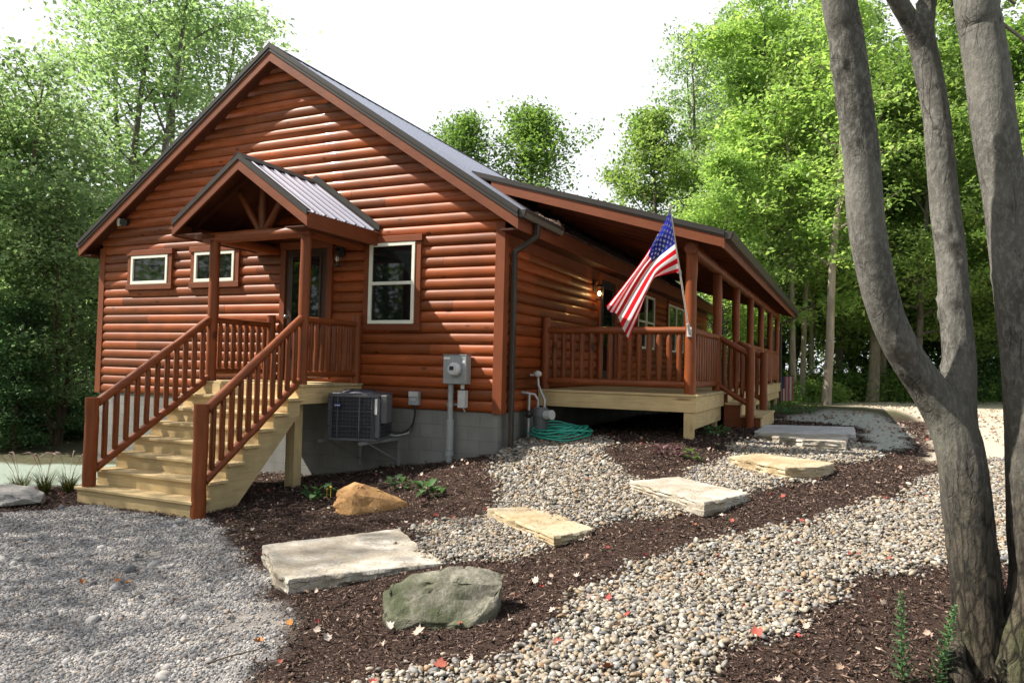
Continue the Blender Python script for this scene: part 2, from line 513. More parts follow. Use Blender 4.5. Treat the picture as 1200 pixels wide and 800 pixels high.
def gutter(x0, z, y0, y1, sgn=1):
    mb = MB()
    P = [(x0, z), (x0, z-.115), (x0+sgn*.085, z-.115), (x0+sgn*.115, z-.05), (x0+sgn*.125, z), (x0+sgn*.118, z), (x0+sgn*.10, z-.055), (x0+sgn*.08, z-.106), (x0+sgn*.006, z-.106), (x0+sgn*.006, z)]
    mb.prism(P if sgn < 0 else P[::-1], 'y', y0, y1)
    for y in (y0, y1-.004):
        q = [(x0, z), (x0, z-.115), (x0+sgn*.085, z-.115), (x0+sgn*.115, z-.05), (x0+sgn*.125, z)]
        mb.prism(q if sgn < 0 else q[::-1], 'y', y, y+.003)
    return mb
gutter(EX, EZ-.005, RY0+.02, 1.22).build('gutter', MAT['gutter'], cabin)
gutter(-HW-EX, EZ-.005, RY0+.02, HL, -1).build('gutter', MAT['gutter'], cabin)
def downspout(pts, parent):
    mb = MB()
    for a, b in zip(pts[:-1], pts[1:]):
        a = Vector(a); b = Vector(b); d = (b-a).normalized()
        mb.beam(a-d*.012, b+d*.012, .062, .085, up=(0,1,0) if abs(d.z) > .5 else (0,1,.3))
    return mb.build('downspout', MAT['gutter'], parent, bevel=.008)
downspout([(.40,.28,2.74), (.40,.28,2.56), (.10,.17,2.33), (.10,.17,-.46), (.16,.17,-.54)], cabin)

# windows and doors
def wallmap(side):
    if side == 'front': return lambda u, d, z: (u, -d, z)
    return lambda u, d, z: (d, u, z)
def wbox(mb, f, u0, u1, d0, d1, z0, z1):
    a = f(u0, d0, z0); b = f(u1, d1, z1)
    mb.box(min(a[0], b[0]), max(a[0], b[0]), min(a[1], b[1]), max(a[1], b[1]), z0, z1)
def window(side, u0, u1, z0, z1, kind='double', trim=.10, trimmat='trim_x'):
    f = wallmap(side)
    fr = MB(); w = .055
    for (a, b, c, d) in ((u0, u1, z0, z0+w), (u0, u1, z1-w, z1), (u0, u0+w, z0+w, z1-w), (u1-w, u1, z0+w, z1-w)):
        wbox(fr, f, a, b, .03, .088, c, d)
    if kind == 'double':
        zm = (z0+z1)/2; wbox(fr, f, u0+w, u1-w, .04, .078, zm-.025, zm+.025)
    if kind == 'pair':
        um = (u0+u1)/2; zm = (z0+z1)/2
        wbox(fr, f, um-.06, um+.06, .03, .086, z0+w, z1-w)
        for a, b in ((u0+w, um-.06), (um+.06, u1-w)): wbox(fr, f, a, b, .04, .078, zm-.025, zm+.025)
    win = fr.build('window', MAT['vinyl'], cabin, bevel=.004)
    p = MB(); wbox(p, f, u0+w-.01, u1-w+.01, .05, .058, z0+w-.01, z1-w+.01)
    p.build('pane', MAT['glass'], win)
    t = MB(); e = .075; o = .002
    wbox(t, f, u0-trim, u0-o, .0, e, z0-o, z1+o); wbox(t, f, u1+o, u1+trim, .0, e, z0-o, z1+o)
    wbox(t, f, u0-trim-.025, u1+trim+.025, .0, e+.022, z1+o*2, z1+trim)
    wbox(t, f, u0-trim-.02, u1+trim+.02, .0, e+.015, z0-trim, z0-o*2)
    t.build('window_trim', MAT[trimmat], win, bevel=.004)
    return win
window('front', -2.276, -1.442, 1.277, 2.526, 'double')
window('front', -7.657, -6.703, 2.022, 2.553, 'single')
window('front', -6.031, -5.090, 2.022, 2.553, 'single')
window('side', 7.12, 8.68, 1.15, 2.44, 'pair', trimmat='trim_z')
window('side', 10.25, 12.2, 1.15, 2.44, 'pair', trimmat='trim_z')
def door(side, u0, u1, z0, z1, glass, mat, trim=.11):
    f = wallmap(side)
    d = MB(); wbox(d, f, u0, u1, .0, .058, z0, z1)
    g = glass
    dr = d.build('door', MAT[mat], cabin, bevel=.003)
    p = MB(); wbox(p, f, g[0], g[1], .058, .064, g[2], g[3]); p.build('pane', MAT['glass'], dr)
    fr = MB()
    for (a, b, c, e) in ((g[0]-.035, g[1]+.035, g[2]-.035, g[2]), (g[0]-.035, g[1]+.035, g[3], g[3]+.035), (g[0]-.035, g[0], g[2], g[3]), (g[1], g[1]+.035, g[2], g[3])):
        wbox(fr, f, a, b, .059, .074, c, e)
    fr.build('pane_frame', MAT[mat], dr)
    t = MB()
    wbox(t, f, u0-trim, u0-.004, 0, .085, z0, z1+.006); wbox(t, f, u1+.004, u1+trim, 0, .085, z0, z1+.006)
    wbox(t, f, u0-trim-.02, u1+trim+.02, 0, .1, z1+.008, z1+trim+.01)
    t.build('door_trim', MAT['trim_z'], dr, bevel=.004)
    h = MB(); a = f(u0+.06, .115, z0+1.0); h.sphere(a, .03, nu=10, nv=6); q = f(u0+.06, .06, z0+1.0); h.tube([q, a], .012, 8)
    h.build('handle', MAT['galv'], dr, smooth=True)
door('front', -3.945, -3.10, .40, 2.50, (-3.80, -3.25, 1.24, 2.38), 'doorpaint')
door('side', 4.33, 5.28, .36, 2.42, (4.5, 5.11, .62, 2.26), 'doorblue')

# ---- round log members
def pole(mb, a, b, r, n=10, seed=0, taper=False, rings=None):
    a = Vector(a); b = Vector(b); L = (b-a).length
    k = rings or max(3, int(L/.22)+1)
    rng = random.Random(seed)
    pts = []; rad = []
    d = (b-a).normalized()
    sd = d.cross(Vector((.3, .5, .81))).normalized(); s2 = d.cross(sd)
    for i in range(k+1):
        t = i/k
        off = (sd*rng.uniform(-1, 1)+s2*rng.uniform(-1, 1))*r*.05
        pts.append(a+(b-a)*t+off); rad.append(r*rng.uniform(.94, 1.06))
    if taper:
        pts = [a, a+d*.05]+[p for p in pts[1:-1]]+[b-d*.05, b]
        rad = [r*.55, r*.95]+rad[1:-1]+[r*.95, r*.55]
    mb.tube(pts, rad, n, True, .03, seed)
    return mb
def rail_section(parent, a, b, zt, zb, n, r_rail=.052, r_bal=.034, seed=1, matn='y', first=.5, skip=()):
    """railing between a and b: top rail at heights zt=(za,zb), bottom rail zb, n balusters"""
    a = Vector(a); b = Vector(b)
    P = lambda t, z: (a.x+(b.x-a.x)*t, a.y+(b.y-a.y)*t, z[0]+(z[1]-z[0])*t)
    top = pole(MB(), P(0, zt), P(1, zt), r_rail, 12, seed).build('railing', MAT['pole_'+matn], parent, smooth=True)
    pole(MB(), P(0, zb), P(1, zb), r_rail*.96, 12, seed+1).build('bottom_rail', MAT['pole_'+matn], top, smooth=True)
    for i in range(n):
        t = (i+first)/(n-1+2*first) if n > 1 else .5
        x0 = Vector(P(t, zb)); x1 = Vector(P(t, zt))
        pole(MB(), x0+Vector((0,0,.02)), x1-Vector((0,0,.02)), r_bal, 9, seed*31+i, True).build('baluster', MAT['pole_z'], top, smooth=True)
    return top

# ---- entry porch: deck, stairs, posts, roof
DZ, DY = .355, -1.45
XL, XR = -4.33, -2.36
deck = MB()
y = DY-.025
while y < -.06:
    deck.box(XL-.02, XR+.02, y, min(y+.137, -.058), DZ-.036, DZ); y += .143
deck = deck.build('entry_deck', MAT['yel_x'], cabin, bevel=.004)
mb = MB()
mb.box(XL, XR, DY, DY+.038, DZ-.275, DZ-.038)
mb.build('rim_board', MAT['yel_x'], deck, bevel=.003)
for x in (XL, XR-.038):
    mb = MB(); mb.box(x, x+.038, DY+.04, -.06, DZ-.275, DZ-.038); mb.build('rim_board', MAT['yel_y'], deck, bevel=.003)
mb = MB()
for x in (-3.9, -3.5, -3.1, -2.75): mb.box(x, x+.038, DY+.04, -.06, DZ-.26, DZ-.038)
mb.build('joist', MAT['yel_y'], deck)
for x in (-2.63, -4.15):
    mb = MB(); mb.box(x-.08, x+.08, -1.33, -1.17, -1.45, DZ-.28); mb.build('support_post', MAT['yel_z'], deck, bevel=.004)

RIS, RUN, NT_ = .1885, .26, 7
tz = [DZ-RIS*(8-k) for k in range(1, 8)]
ty = [DY-RUN*(8-k) for k in range(1, 8)]
stp = None
for k in range(7):
    mb = MB()
    back = ty[k]+RUN+.012
    mb.box(XL-.03, XR+.05, ty[k]-.02, ty[k]+.135, tz[k]-.036, tz[k]); mb.box(XL-.03, XR+.05, ty[k]+.141, back, tz[k]-.036, tz[k])
    if stp is None: stp = mb.build('entry_stairs', MAT['yel_x'], cabin, bevel=.004)
    else: mb.build('tread', MAT['yel_x'], stp, bevel=.004)
    mb = MB(); mb.box(XL, XR, ty[k]+.008, ty[k]+.03, (tz[k]-RIS+.001 if k else -1.34), tz[k]-.038)
    mb.build('riser', MAT['yel_x'], stp, bevel=.002)
mb = MB(); mb.box(XL, XR, DY-.03, DY-.003, tz[6]+.001, DZ-.038); mb.build('riser', MAT['yel_x'], stp, bevel=.002)
for x in (XL+.004, -3.36, XR-.042):
    poly = []
    for k in range(7):
        z0 = tz[k]-RIS-.038 if k else -1.3
        poly += [(ty[k]+.032, z0), (ty[k]+.032, tz[k]-.039)]
    poly += [(DY-.004, tz[6]-.039), (DY-.004, DZ-.40), (ty[0]+.55, -1.3)]
    mb = MB(); mb.prism(poly[::-1], 'x', x, x+.038); mb.build('stringer', MAT['yel_y'], stp)
# newels and stair railings
ptop = 1.30
for x, y in ((-4.215, -3.19), (-2.30, -3.20)):
    gzz = tz[0]+.002 if x < -3 else -1.35
    mb = MB(); r = .085
    rng = random.Random(int(-x*10))
    ring = []
    k = 8
    pts = [(x+rng.uniform(-.004,.004), y, gzz+(.155-gzz)*i/k) for i in range(k+1)]
    mb.tube(pts, [r*rng.uniform(.96, 1.04) for _ in pts], 10, True, .05, 4)
    mb.build('newel_post', MAT['pole_z'], stp, smooth=True, angle=55)
ERX, ELX, EPY = -2.43, -4.16, -1.36
for x in (ERX, ELX):
    pole(MB(), (x, EPY, DZ+.001), (x, EPY, 2.44), .078, 12, int(-x*100)).build('porch_post', MAT['pole_z'], cabin, smooth=True, angle=55)
rail_section(stp, (-2.30, -3.13, 0), (ERX, EPY-.05, 0), (.09, 1.27), (-.75, .40), 11, .056, .037, 11, 'y', .75)
rail_section(stp, (-4.215, -3.12, 0), (ELX, EPY-.05, 0), (.09, 1.27), (-.75, .40), 11, .056, .037, 12, 'y', .75)
for x in (ERX, ELX):
    pole(MB(), (x, -.135, DZ+.001), (x, -.135, 1.42), .07, 12, int(-x*77)).build('railing_post', MAT['pole_z'], cabin, smooth=True, angle=55)
    rail_section(cabin, (x, EPY+.06, 0), (x, -.19, 0), (1.26, 1.26), (DZ+.14, DZ+.14), 8, .05, .037, int(-x*31), 'y', .7)

# entry roof
ex0, ez0, ehw, eez = -3.395, 3.585, 1.275, 2.70
esl = (ez0-eez)/ehw
EY0, EY1 = -1.72, -.05
def eband(mb, s, t0, b0, y0, y1, xi=0, xo=ehw):
    pts = [(ex0+s*xi, ez0-xi*esl+t0), (ex0+s*xo, ez0-xo*esl+t0), (ex0+s*xo, ez0-xo*esl+b0), (ex0+s*xi, ez0-xi*esl+b0)]
    mb.prism(pts if s > 0 else pts[::-1], 'y', y0, y1)
mb = MB()
for s in (1, -1):
    eband(mb, s, 0, -.012, EY0, EY1)
    nrm = Vector((s*esl, 0, 1)).normalized()
    y = EY0+.13
    while y < EY1-.14:
        a = Vector((ex0+s*.09, y, ez0-.09*esl)); b = Vector((ex0+s*(ehw+.012), y, ez0-(ehw+.012)*esl))
        vs = []
        for p in (a, b):
            for (w, h) in ((-.034, -.001), (-.015, .024), (.015, .024), (.034, -.001)):
                vs.append(p+Vector((0, w, 0))+nrm*h)
        mb.add(vs, [(0,1,5,4), (1,2,6,5), (2,3,7,6), (0,3,2,1), (4,5,6,7)])
        for off in (.076, .152):
            if y+off < EY1-.14:
                vs = []
                for p in (a, b):
                    for (w, h) in ((-.016, -.001), (-.007, .009), (.007, .009), (.016, -.001)):
                        vs.append(p+Vector((0, w+off, 0))+nrm*h)
                mb.add(vs, [(0,1,5,4), (1,2,6,5), (2,3,7,6), (0,3,2,1), (4,5,6,7)])
        y += .228
eroof = mb.build('entry_roof', MAT['roof'], cabin)
for s in (1, -1):
    mb = MB(); eband(mb, s, .012, -.055, EY0-.012, EY0-.001); eband(mb, s, .026, .012, EY0-.012, EY0+.07)
    mb.build('drip_edge', MAT['drip'], eroof)
    mb = MB(); eband(mb, s, .12, .0, -.062, -.047, 0, ehw); eband(mb, s, .03, .018, -.19, -.062, 0, ehw)
    mb.build('flashing', MAT['drip'], eroof)
mb = MB()
for s in (1, -1):
    pts = [(ex0, ez0+.042), (ex0+s*.14, ez0-.14*esl+.036), (ex0+s*.14, ez0-.14*esl+.026), (ex0, ez0+.03)]
    mb.prism(pts if s > 0 else pts[::-1], 'y', EY0-.015, -.19)
mb.build('ridge_cap', MAT['drip'], eroof)
mb = MB()
for s in (1, -1): eband(mb, s, -.05, -.205, EY0+.001, EY0+.038)
mb.build('rake_board', MAT['trim_x'], eroof)
mb = MB()
for s in (1, -1): eband(mb, s, -.014, -.04, EY0+.04, -.05, 0, ehw-.03)
for s in (1, -1):
    for y in (-1.36, -.75, -.12): eband(mb, s, -.041, -.13, y-.02, y+.02, .04, ehw-.04)
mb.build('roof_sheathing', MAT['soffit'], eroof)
for s in (1, -1):
    mb = MB()
    x = ex0+s*(ehw-.028); mb.box(min(x, x+s*.026), max(x, x+s*.026), EY0+.039, -.05, eez-.215, eez-.014)
    mb.build('eave_board', MAT['trim_y'], eroof)
for s in (1, -1):
    mb = MB()
    xa = ex0+s*(ehw-.03); xb = ex0+s*(.86 if s > 0 else .70)
    mb.box(min(xa, xb), max(xa, xb), EY0+.039, -.05, eez-.2, eez-.18)
    mb.build('eave_soffit', MAT['soffit'], eroof)
mb = MB()
pole(mb, (ELX-.2, EPY, 2.50), (ERX+.12, EPY, 2.50), .085, 10, 3)
pole(mb, (ex0, EPY+.16, 2.52), (ex0, EPY+.16, 3.42), .065, 10, 4)
for s in (1, -1):
    pole(mb, (ex0+s*.05, EPY+.16, 2.58), (ex0+s*.45, EPY+.16, 3.17), .05, 10, 5+s)
mb.build('gable_truss', MAT['pole_x'], eroof, smooth=True, angle=55)
for x in (ELX, ERX):
    pole(MB(), (x, EPY+.06, 2.50), (x, -.05, 2.50), .08, 10, int(-x*10)).build('roof_beam', MAT['pole_y'], eroof, smooth=True, angle=55)

# ---- long side porch
PX, PDX, PY0, PY1, PDZ = 2.40, 2.52, 1.27, 15.55, .325
mb = MB()
y = PY0-.02
while y < PY1:
    mb.box(.055, PDX+.02, y, min(y+.139, PY1+.02), PDZ-.034, PDZ); y += .144
pdeck = mb.build('porch_deck', MAT['yel_x'], cabin, bevel=.003)
mb = MB(); mb.box(.055, PDX, PY0, PY0+.038, PDZ-.26, PDZ-.036); mb.build('rim_board', MAT['yel_x'], pdeck, bevel=.003)
mb = MB(); mb.box(PDX-.038, PDX, PY0+.04, PY1, PDZ-.26, PDZ-.036); mb.build('rim_board', MAT['yel_y'], pdeck, bevel=.003)
mb = MB(); mb.box(PDX-.09, PDX-.045, PY0+.15, 3.82, PDZ-.51, PDZ-.262); mb.box(PDX-.09, PDX-.045, 6.15, PY1-.1, PDZ-.47, PDZ-.262); mb.build('support_beam', MAT['yel_y'], pdeck, bevel=.003)
for y in (PY0+.09, 3.72, 6.2, 8.5, 10.8, 13.1, 15.3):
    mb = MB(); mb.box(PDX-.18-.0, PDX-.045 if y < 2 else PDX-.1, y-.07, y+.07, -.95, PDZ-.262 if y < 2 else PDZ-.475); mb.build('support_post', MAT['yel_z'], pdeck, bevel=.003)
mb = MB()
y = PY0+.4
while y < PY1: 
    mb.box(.06, PDX-.1, y, y+.038, PDZ-.25, PDZ-.036); y += .4
mb.build('joist', MAT['yel_x'], pdeck)
PYS = [1.40, 3.75, 6.10, 8.45, 10.75, 13.1, 15.4]
for i, y in enumerate(PYS):
    pole(MB(), (PX, y, PDZ+.001), (PX, y, 2.53 if i == 0 else 2.37), .083 if i == 0 else .078, 14, 50+i).build('porch_post', MAT['pole_z'], cabin, smooth=True, angle=55)
pole(MB(), (.115, 1.40, PDZ+.001), (.115, 1.40, 1.46), .072, 12, 71).build('railing_post', MAT['pole_z'], cabin, smooth=True, angle=55)
rail_section(cabin, (.17, 1.40, 0), (PX-.06, 1.40, 0), (1.255, 1.255), (PDZ+.135, PDZ+.135), 14, .058, .044, 81, 'x', .65)
for i in (0, 2, 3, 4, 5):
    rail_section(cabin, (PX, PYS[i]+.06, 0), (PX, PYS[i+1]-.06, 0), (1.255, 1.255), (PDZ+.135, PDZ+.135), 10 if i else 10, .056, .042, 90+i*7, 'y', .7)
# porch stairs between the second and third posts
SY0, SY1 = 3.84, 6.02
pst = None
for k, (x0, x1, z) in enumerate(((PDX+.022, PDX+.32, .12), (PDX+.29, PDX+.66, -.085))):
    mb = MB(); mb.box(x0, x1, SY0-.03, SY1+.03, z-.036, z)
    if pst is None: pst = mb.build('porch_stairs', MAT['yel_y'], cabin, bevel=.003)
    else: mb.build('tread', MAT['yel_y'], pst, bevel=.003)
    mb = MB(); mb.box(x1-.045, x1-.02, SY0, SY1, z-.24 if k == 0 else -.7, z-.038); mb.build('riser', MAT['yel_y'], pst, bevel=.002)
for y in (SY0+.0, 4.9, SY1-.04):
    mb = MB(); mb.prism([(PDX+.003, PDZ-.05), (PDX+.06, PDZ-.05), (PDX+.06, .083), (PDX+.272, .083), (PDX+.272, -.122), (PDX+.61, -.122), (PDX+.61, -.7), (PDX+.35, -.7), (PDX+.003, -.25)][::-1], 'y', y, y+.038)
    mb.build('stringer', MAT['trim_x'] if y < 4 else MAT['yel_x'], pst)
NX = 2.97
pole(MB(), (NX, 3.74, -.8), (NX, 3.74, 1.06), .075, 12, 201).build('newel_post', MAT['pole_z'], pst, smooth=True, angle=55)
pole(MB(), (NX, 5.93, -.084), (NX, 5.93, 1.06), .075, 12, 202).build('newel_post', MAT['pole_z'], pst, smooth=True, angle=55)
rail_section(pst, (PX+.05, 3.75, 0), (NX-.05, 3.74, 0), (1.25, .98), (.42, .13), 4, .054, .04, 211, 'x', .8)
rail_section(pst, (PX+.05, 6.08, 0), (NX-.05, 5.95, 0), (1.25, .98), (.42, .13), 4, .054, .04, 221, 'x', .8)
# porch roof (low slope, springs from the main roof)
QX0, QX1, QZ1 = -1.10, 2.92, 2.628
QZ0 = zroof(QX0)+.012
qsl = (QZ0-QZ1)/(QX1-QX0)
QY0, QY1 = 1.03, 15.65
def qz(x): return QZ1+(QX1-x)*qsl
def qband(mb, t0, b0, y0, y1, xa=QX0, xb=QX1):
    mb.prism([(xa, qz(xa)+t0), (xb, qz(xb)+t0), (xb, qz(xb)+b0), (xa, qz(xa)+b0)], 'y', y0, y1)
mb = MB()
qband(mb, 0, -.012, QY0, QY1)
y = QY0+.12
while y < QY1:
    a = Vector((QX0+.02, y, qz(QX0+.02))); b = Vector((QX1+.01, y, qz(QX1+.01)))
    vs = []
    for p in (a, b):
        for (w, h) in ((-.03, -.001), (-.014, .02), (.014, .02), (.03, -.001)): vs.append(p+Vector((0, w, h)))
    mb.add(vs, [(0,1,5,4), (1,2,6,5), (2,3,7,6), (0,3,2,1), (4,5,6,7)])
    y += .228
proof = mb.build('porch_roof', MAT['roof'], cabin)
mb = MB()
qband(mb, .008, -.055, QY0-.014, QY0-.001); qband(mb, .022, .009, QY0-.014, QY0+.08); qband(mb, -.05, -.075, QY0-.006, QY0+.006)
mb.build('drip_edge', MAT['drip'], proof)
mb = MB(); qband(mb, .008, -.06, QY1, QY1+.013); mb.build('drip_edge', MAT['drip'], proof)
mb = MB(); qband(mb, -.075, -.225, QY0+.008, QY0+.046, QX0+.35, QX1-.028); mb.build('rake_board', MAT['trim_x'], proof)
mb = MB(); qband(mb, -.06, -.225, QY1-.05, QY1-.012, QX0+.35, QX1-.028); mb.build('rake_board', MAT['trim_x'], proof)
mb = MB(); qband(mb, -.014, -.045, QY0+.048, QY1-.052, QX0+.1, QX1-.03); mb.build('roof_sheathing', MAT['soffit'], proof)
mb = MB()
y = QY0+.4
while y < QY1-.2:
    qband(mb, -.046, -.185, y, y+.04, QX0+.75, QX1-.03); y += .61
mb.build('rafter', MAT['trim_x'], proof)
mb = MB(); mb.box(QX1-.027, QX1-.002, QY0+.008, QY1-.012, QZ1-.235, QZ1-.016); mb.build('fascia', MAT['trim_y'], proof)
gutter(QX1-.001, QZ1-.004, QY0+.01, QY1, 1).build('gutter', MAT['gutter'], proof)
mb = MB(); pole(mb, (PX, QY0+.25, 2.455), (PX, QY1-.1, 2.455), .088, 12, 301); mb.build('header_log', MAT['pole_y'], proof, smooth=True, angle=55)
downspout([(QX1+.06, QY1-.12, QZ1-.1), (QX1+.06, QY1-.12, QZ1-.2), (PX+.11, QY1-.16, QZ1-.42), (PX+.11, QY1-.16, -.4)], proof)


# ------------------------------------------------------------------ ground
POLY = dict(
 gravel=[(-30,-5.3),(-8,-4.7),(-5.6,-4.5),(-4.26,-4.05),(-4.15,-3.6),(-3.9,-3.3),(-2.2,-3.3),(-1.6,-3.6),(-.99,-4.04),(.0,-4.55),(.5,-5.05),(1.04,-5.47),(1.45,-6.1),(1.9,-7.2),(2.4,-10),(2,-16),(-30,-16)],
 R1=[(-.09,.58),(.10,1.25),(1.23,1.0),(1.5,.3),(1.69,-.28),(2.16,-1.0),(2.92,-1.5),(3.19,-1.82),(2.99,-2.3),(2.6,-2.55),(2.3,-2.95),(2.1,-3.3),(1.89,-3.63),(1.55,-3.95),(1.15,-3.75),(.43,-3.03),(.58,-2.76),(1.0,-2.5),(1.14,-2.0),(.6,-1.2),(.03,-.37)],
 R2=[(2.79,-.92),(2.86,-.67),(3.0,.5),(4.1,.5),(4.15,-.05),(3.99,-.64),(3.58,-1.37),(3.0,-1.3)],
 R3=[(3.05,.5),(3.12,2.0),(3.22,3.0),(4.49,3.4),(4.89,2.06),(4.66,1.29),(4.25,.69)],
 R4=[(1.75,-6.6),(2.19,-6.03),(2.39,-5.78),(2.59,-5.53),(2.82,-5.23),(2.86,-4.84),(2.85,-4.23),(2.99,-3.75),(3.37,-3.12),(3.66,-2.76),(3.98,-2.29),(4.5,-1.83),(5.0,-.75),(5.48,.52),(6.32,2.3),(7.4,3.4),(9.5,3.2),(7.6,-.2),(6.5,-1.75),(5.76,-2.56),(5.61,-2.72),(5.19,-2.94),(4.74,-3.42),(4.38,-3.9),(4.13,-4.29),(4.08,-4.67),(3.92,-5.04),(3.85,-5.6),(3.5,-7),(2.2,-7.6)],
 green=[(3.0,7.4),(3.5,11),(4.0,13.5),(5.0,13),(5.5,8),(5.45,4.06),(5.2,2.5),(4.75,2.3),(4.75,4.8),(4.7,6.6)],  # outline taken from the house's shadow on the straw and seeding
 straw=[(2.6,22),(4.4,19.5),(5.9,14.8),(6.1,8),(5.7,4),(5.5,1.6),(6.32,2.6),(7.4,3.7),(10,3.5),(30,-2),(60,20),(40,45),(11,30)],
 lawn=[(-7.3,-.3),(-9.1,-1.1),(-24,-1.6),(-24,-4.2),(-9,-4.4),(-6.2,-2.9),(-5.9,-2.3),(-4.6,-1.6)],
)
def inpoly(x, y, poly):
    c = np.zeros(np.shape(x), bool)
    n = len(poly)
    for i in range(n):
        x1, y1 = poly[i]; x2, y2 = poly[(i+1) % n]
        if y1 == y2: continue
        t = ((y1 > y) != (y2 > y)) & (x < (x2-x1)*(y-y1)/(y2-y1)+x1)
        c ^= t
    return c
def warp(x, y):
    return (x+.07*np.sin(3.1*y+1.3*x)+.045*np.sin(7.7*y+2+3*x)+.03*np.sin(17*x+5*y),
            y+.07*np.sin(2.7*x+1+1.1*y)+.045*np.sin(8.3*x+.5*y)+.03*np.sin(15*y+4*x))
def zone(x, y, names):
    wx, wy = warp(x, y)
    r = np.zeros(np.shape(x), bool)
    for k in names: r |= inpoly(wx, wy, POLY[k])
    return r
fine = np.arange(-9, 10.01, .07)
xs = np.concatenate([-np.geomspace(400, 9.3, 40), fine, np.geomspace(10.3, 400, 40)])
ys = np.concatenate([-np.geomspace(300, 9.2, 24)-.5, np.arange(-9.6, 9, .07), np.geomspace(9.2, 600, 60)])
GX, GY = np.meshgrid(xs, ys)
fz = und(GX, GY)
GZ = hgt(GX, GY)+fz
nx, ny = len(xs), len(ys)
idx = np.arange(nx*ny).reshape(ny, nx)
F = np.stack([idx[:-1,:-1], idx[:-1,1:], idx[1:,1:], idx[1:,:-1]], -1).reshape(-1, 4)

m = NT('ground_soil')
def attr(n):
    a = m.n('ShaderNodeAttribute'); a.attribute_name = n
    return a.outputs['Fac']
co = m.coord(kind='Object')
n1 = m.noise(co, 14, 6); n2 = m.noise(co, 70, 4); n3 = m.noise(co, 1.2, 4); n4 = m.noise(co, 200, 3)
mulch = m.mix(m.rng(n2, .35, .65), (.016,.010,.008), (.052,.030,.022))
mulch = m.mix(m.rng(n1, .5, .72, 0, .5), mulch, (.075,.045,.034))
floor = m.mix(m.rng(n1, .35, .65), (.03,.04,.018), (.10,.085,.045))
far = attr('far')
base = m.mix(far, mulch, floor)
grav = m.mix(m.rng(n2, .3, .7), (.13,.125,.123), (.32,.31,.30))
grav = m.mix(m.rng(n3, .40, .62, 0, .5), grav, (.29,.25,.21))
base = m.mix(attr('gravel'), base, grav)
base = m.mix(attr('rock'), base, m.mix(n2, (.035,.03,.027), (.11,.10,.09)))
straw = m.mix(m.rng(n2, .3, .7), (.38,.33,.25), (.58,.52,.42))
straw = m.mix(m.rng(n1, .52, .66, 0, .6), straw, (.24,.20,.13))
base = m.mix(attr('straw'), base, straw)
green = m.mix(m.rng(n2, .3, .7), (.27,.29,.25), (.46,.47,.42))  # straw and green seeding, shade partly put into its duller tone
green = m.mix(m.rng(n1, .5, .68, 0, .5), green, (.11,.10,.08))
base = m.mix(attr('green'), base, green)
lawn = m.mix(m.rng(n2, .3, .7), (.17,.215,.175), (.31,.36,.315))
base = m.mix(attr('lawn'), base, lawn)
m.bump(m.mth('ADD', n2, m.mth('MULTIPLY', n4, .5)), .7, .02)
MAT['ground'] = m.fin(base, .95, spec=.2)
me = np_mesh('ground', np.stack([GX, GY, GZ], -1).reshape(-1, 3), F, MAT['ground'], True)
def soft(mk, it=1):
    a = mk.astype(np.float32)
    for _ in range(it):
        b = np.pad(a, 1, mode='edge')
        a = (b[:-2,1:-1]+b[2:,1:-1]+b[1:-1,:-2]+b[1:-1,2:]+a*2)/6
    return a.ravel()
dist = np.hypot(GX-2, GY)
fr = np.clip(np.maximum(np.where((GX < -5.2) & (GY > -1.9), 1, 0), np.maximum((GY-9)/4, np.maximum((np.abs(GX)-9.0)/3, (-GY-10)/3))), 0, 1)
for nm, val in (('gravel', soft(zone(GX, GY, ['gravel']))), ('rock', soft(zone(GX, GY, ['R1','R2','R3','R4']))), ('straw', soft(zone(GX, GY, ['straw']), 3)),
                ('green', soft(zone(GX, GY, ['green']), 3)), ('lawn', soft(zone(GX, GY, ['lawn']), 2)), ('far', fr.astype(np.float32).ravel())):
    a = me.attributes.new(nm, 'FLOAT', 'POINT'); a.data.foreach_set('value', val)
tag(link(bpy.data.objects.new('ground', me)), kind='structure')

# ------------------------------------------------------------------ loose ground cover (real pieces)
RNG = np.random.default_rng(7)
def sample(n, x0, x1, y0, y1, keep, near_bias=True, margin=140, dmax=40):
    """n random ground points inside keep() that the camera, or one a step aside, could see"""
    X = RNG.uniform(x0, x1, n); Y = RNG.uniform(y0, y1, n)
    k = keep(X, Y)
    X, Y = X[k], Y[k]
    Z = hgt(X, Y)+und(X, Y)
    px, py, d = project(np.stack([X, Y, Z], -1))
    k = (d > .8) & (d < dmax) & (px > -margin) & (px < 1200+margin) & (py < 800+margin)
    inside = (X < -.02) & (X > -HW) & (Y > .02) & (Y < HL)
    k &= ~inside
    return X[k], Y[k], Z[k], d[k]
def rot_mats(n, tilt=.5):
    a = RNG.uniform(0, 2*np.pi, n); b = RNG.normal(0, tilt, n); c = RNG.normal(0, tilt, n)
    ca, sa, cb, sb, cc, sc = np.cos(a), np.sin(a), np.cos(b), np.sin(b), np.cos(c), np.sin(c)
    o, z = np.ones(n), np.zeros(n)
    Rz = np.stack([ca,-sa,z,sa,ca,z,z,z,o], -1).reshape(n,3,3)
    Ry = np.stack([cb,z,sb,z,o,z,-sb,z,cb], -1).reshape(n,3,3)
    Rx = np.stack([o,z,z,z,cc,-sc,z,sc,cc], -1).reshape(n,3,3)
    return Rz @ Ry @ Rx
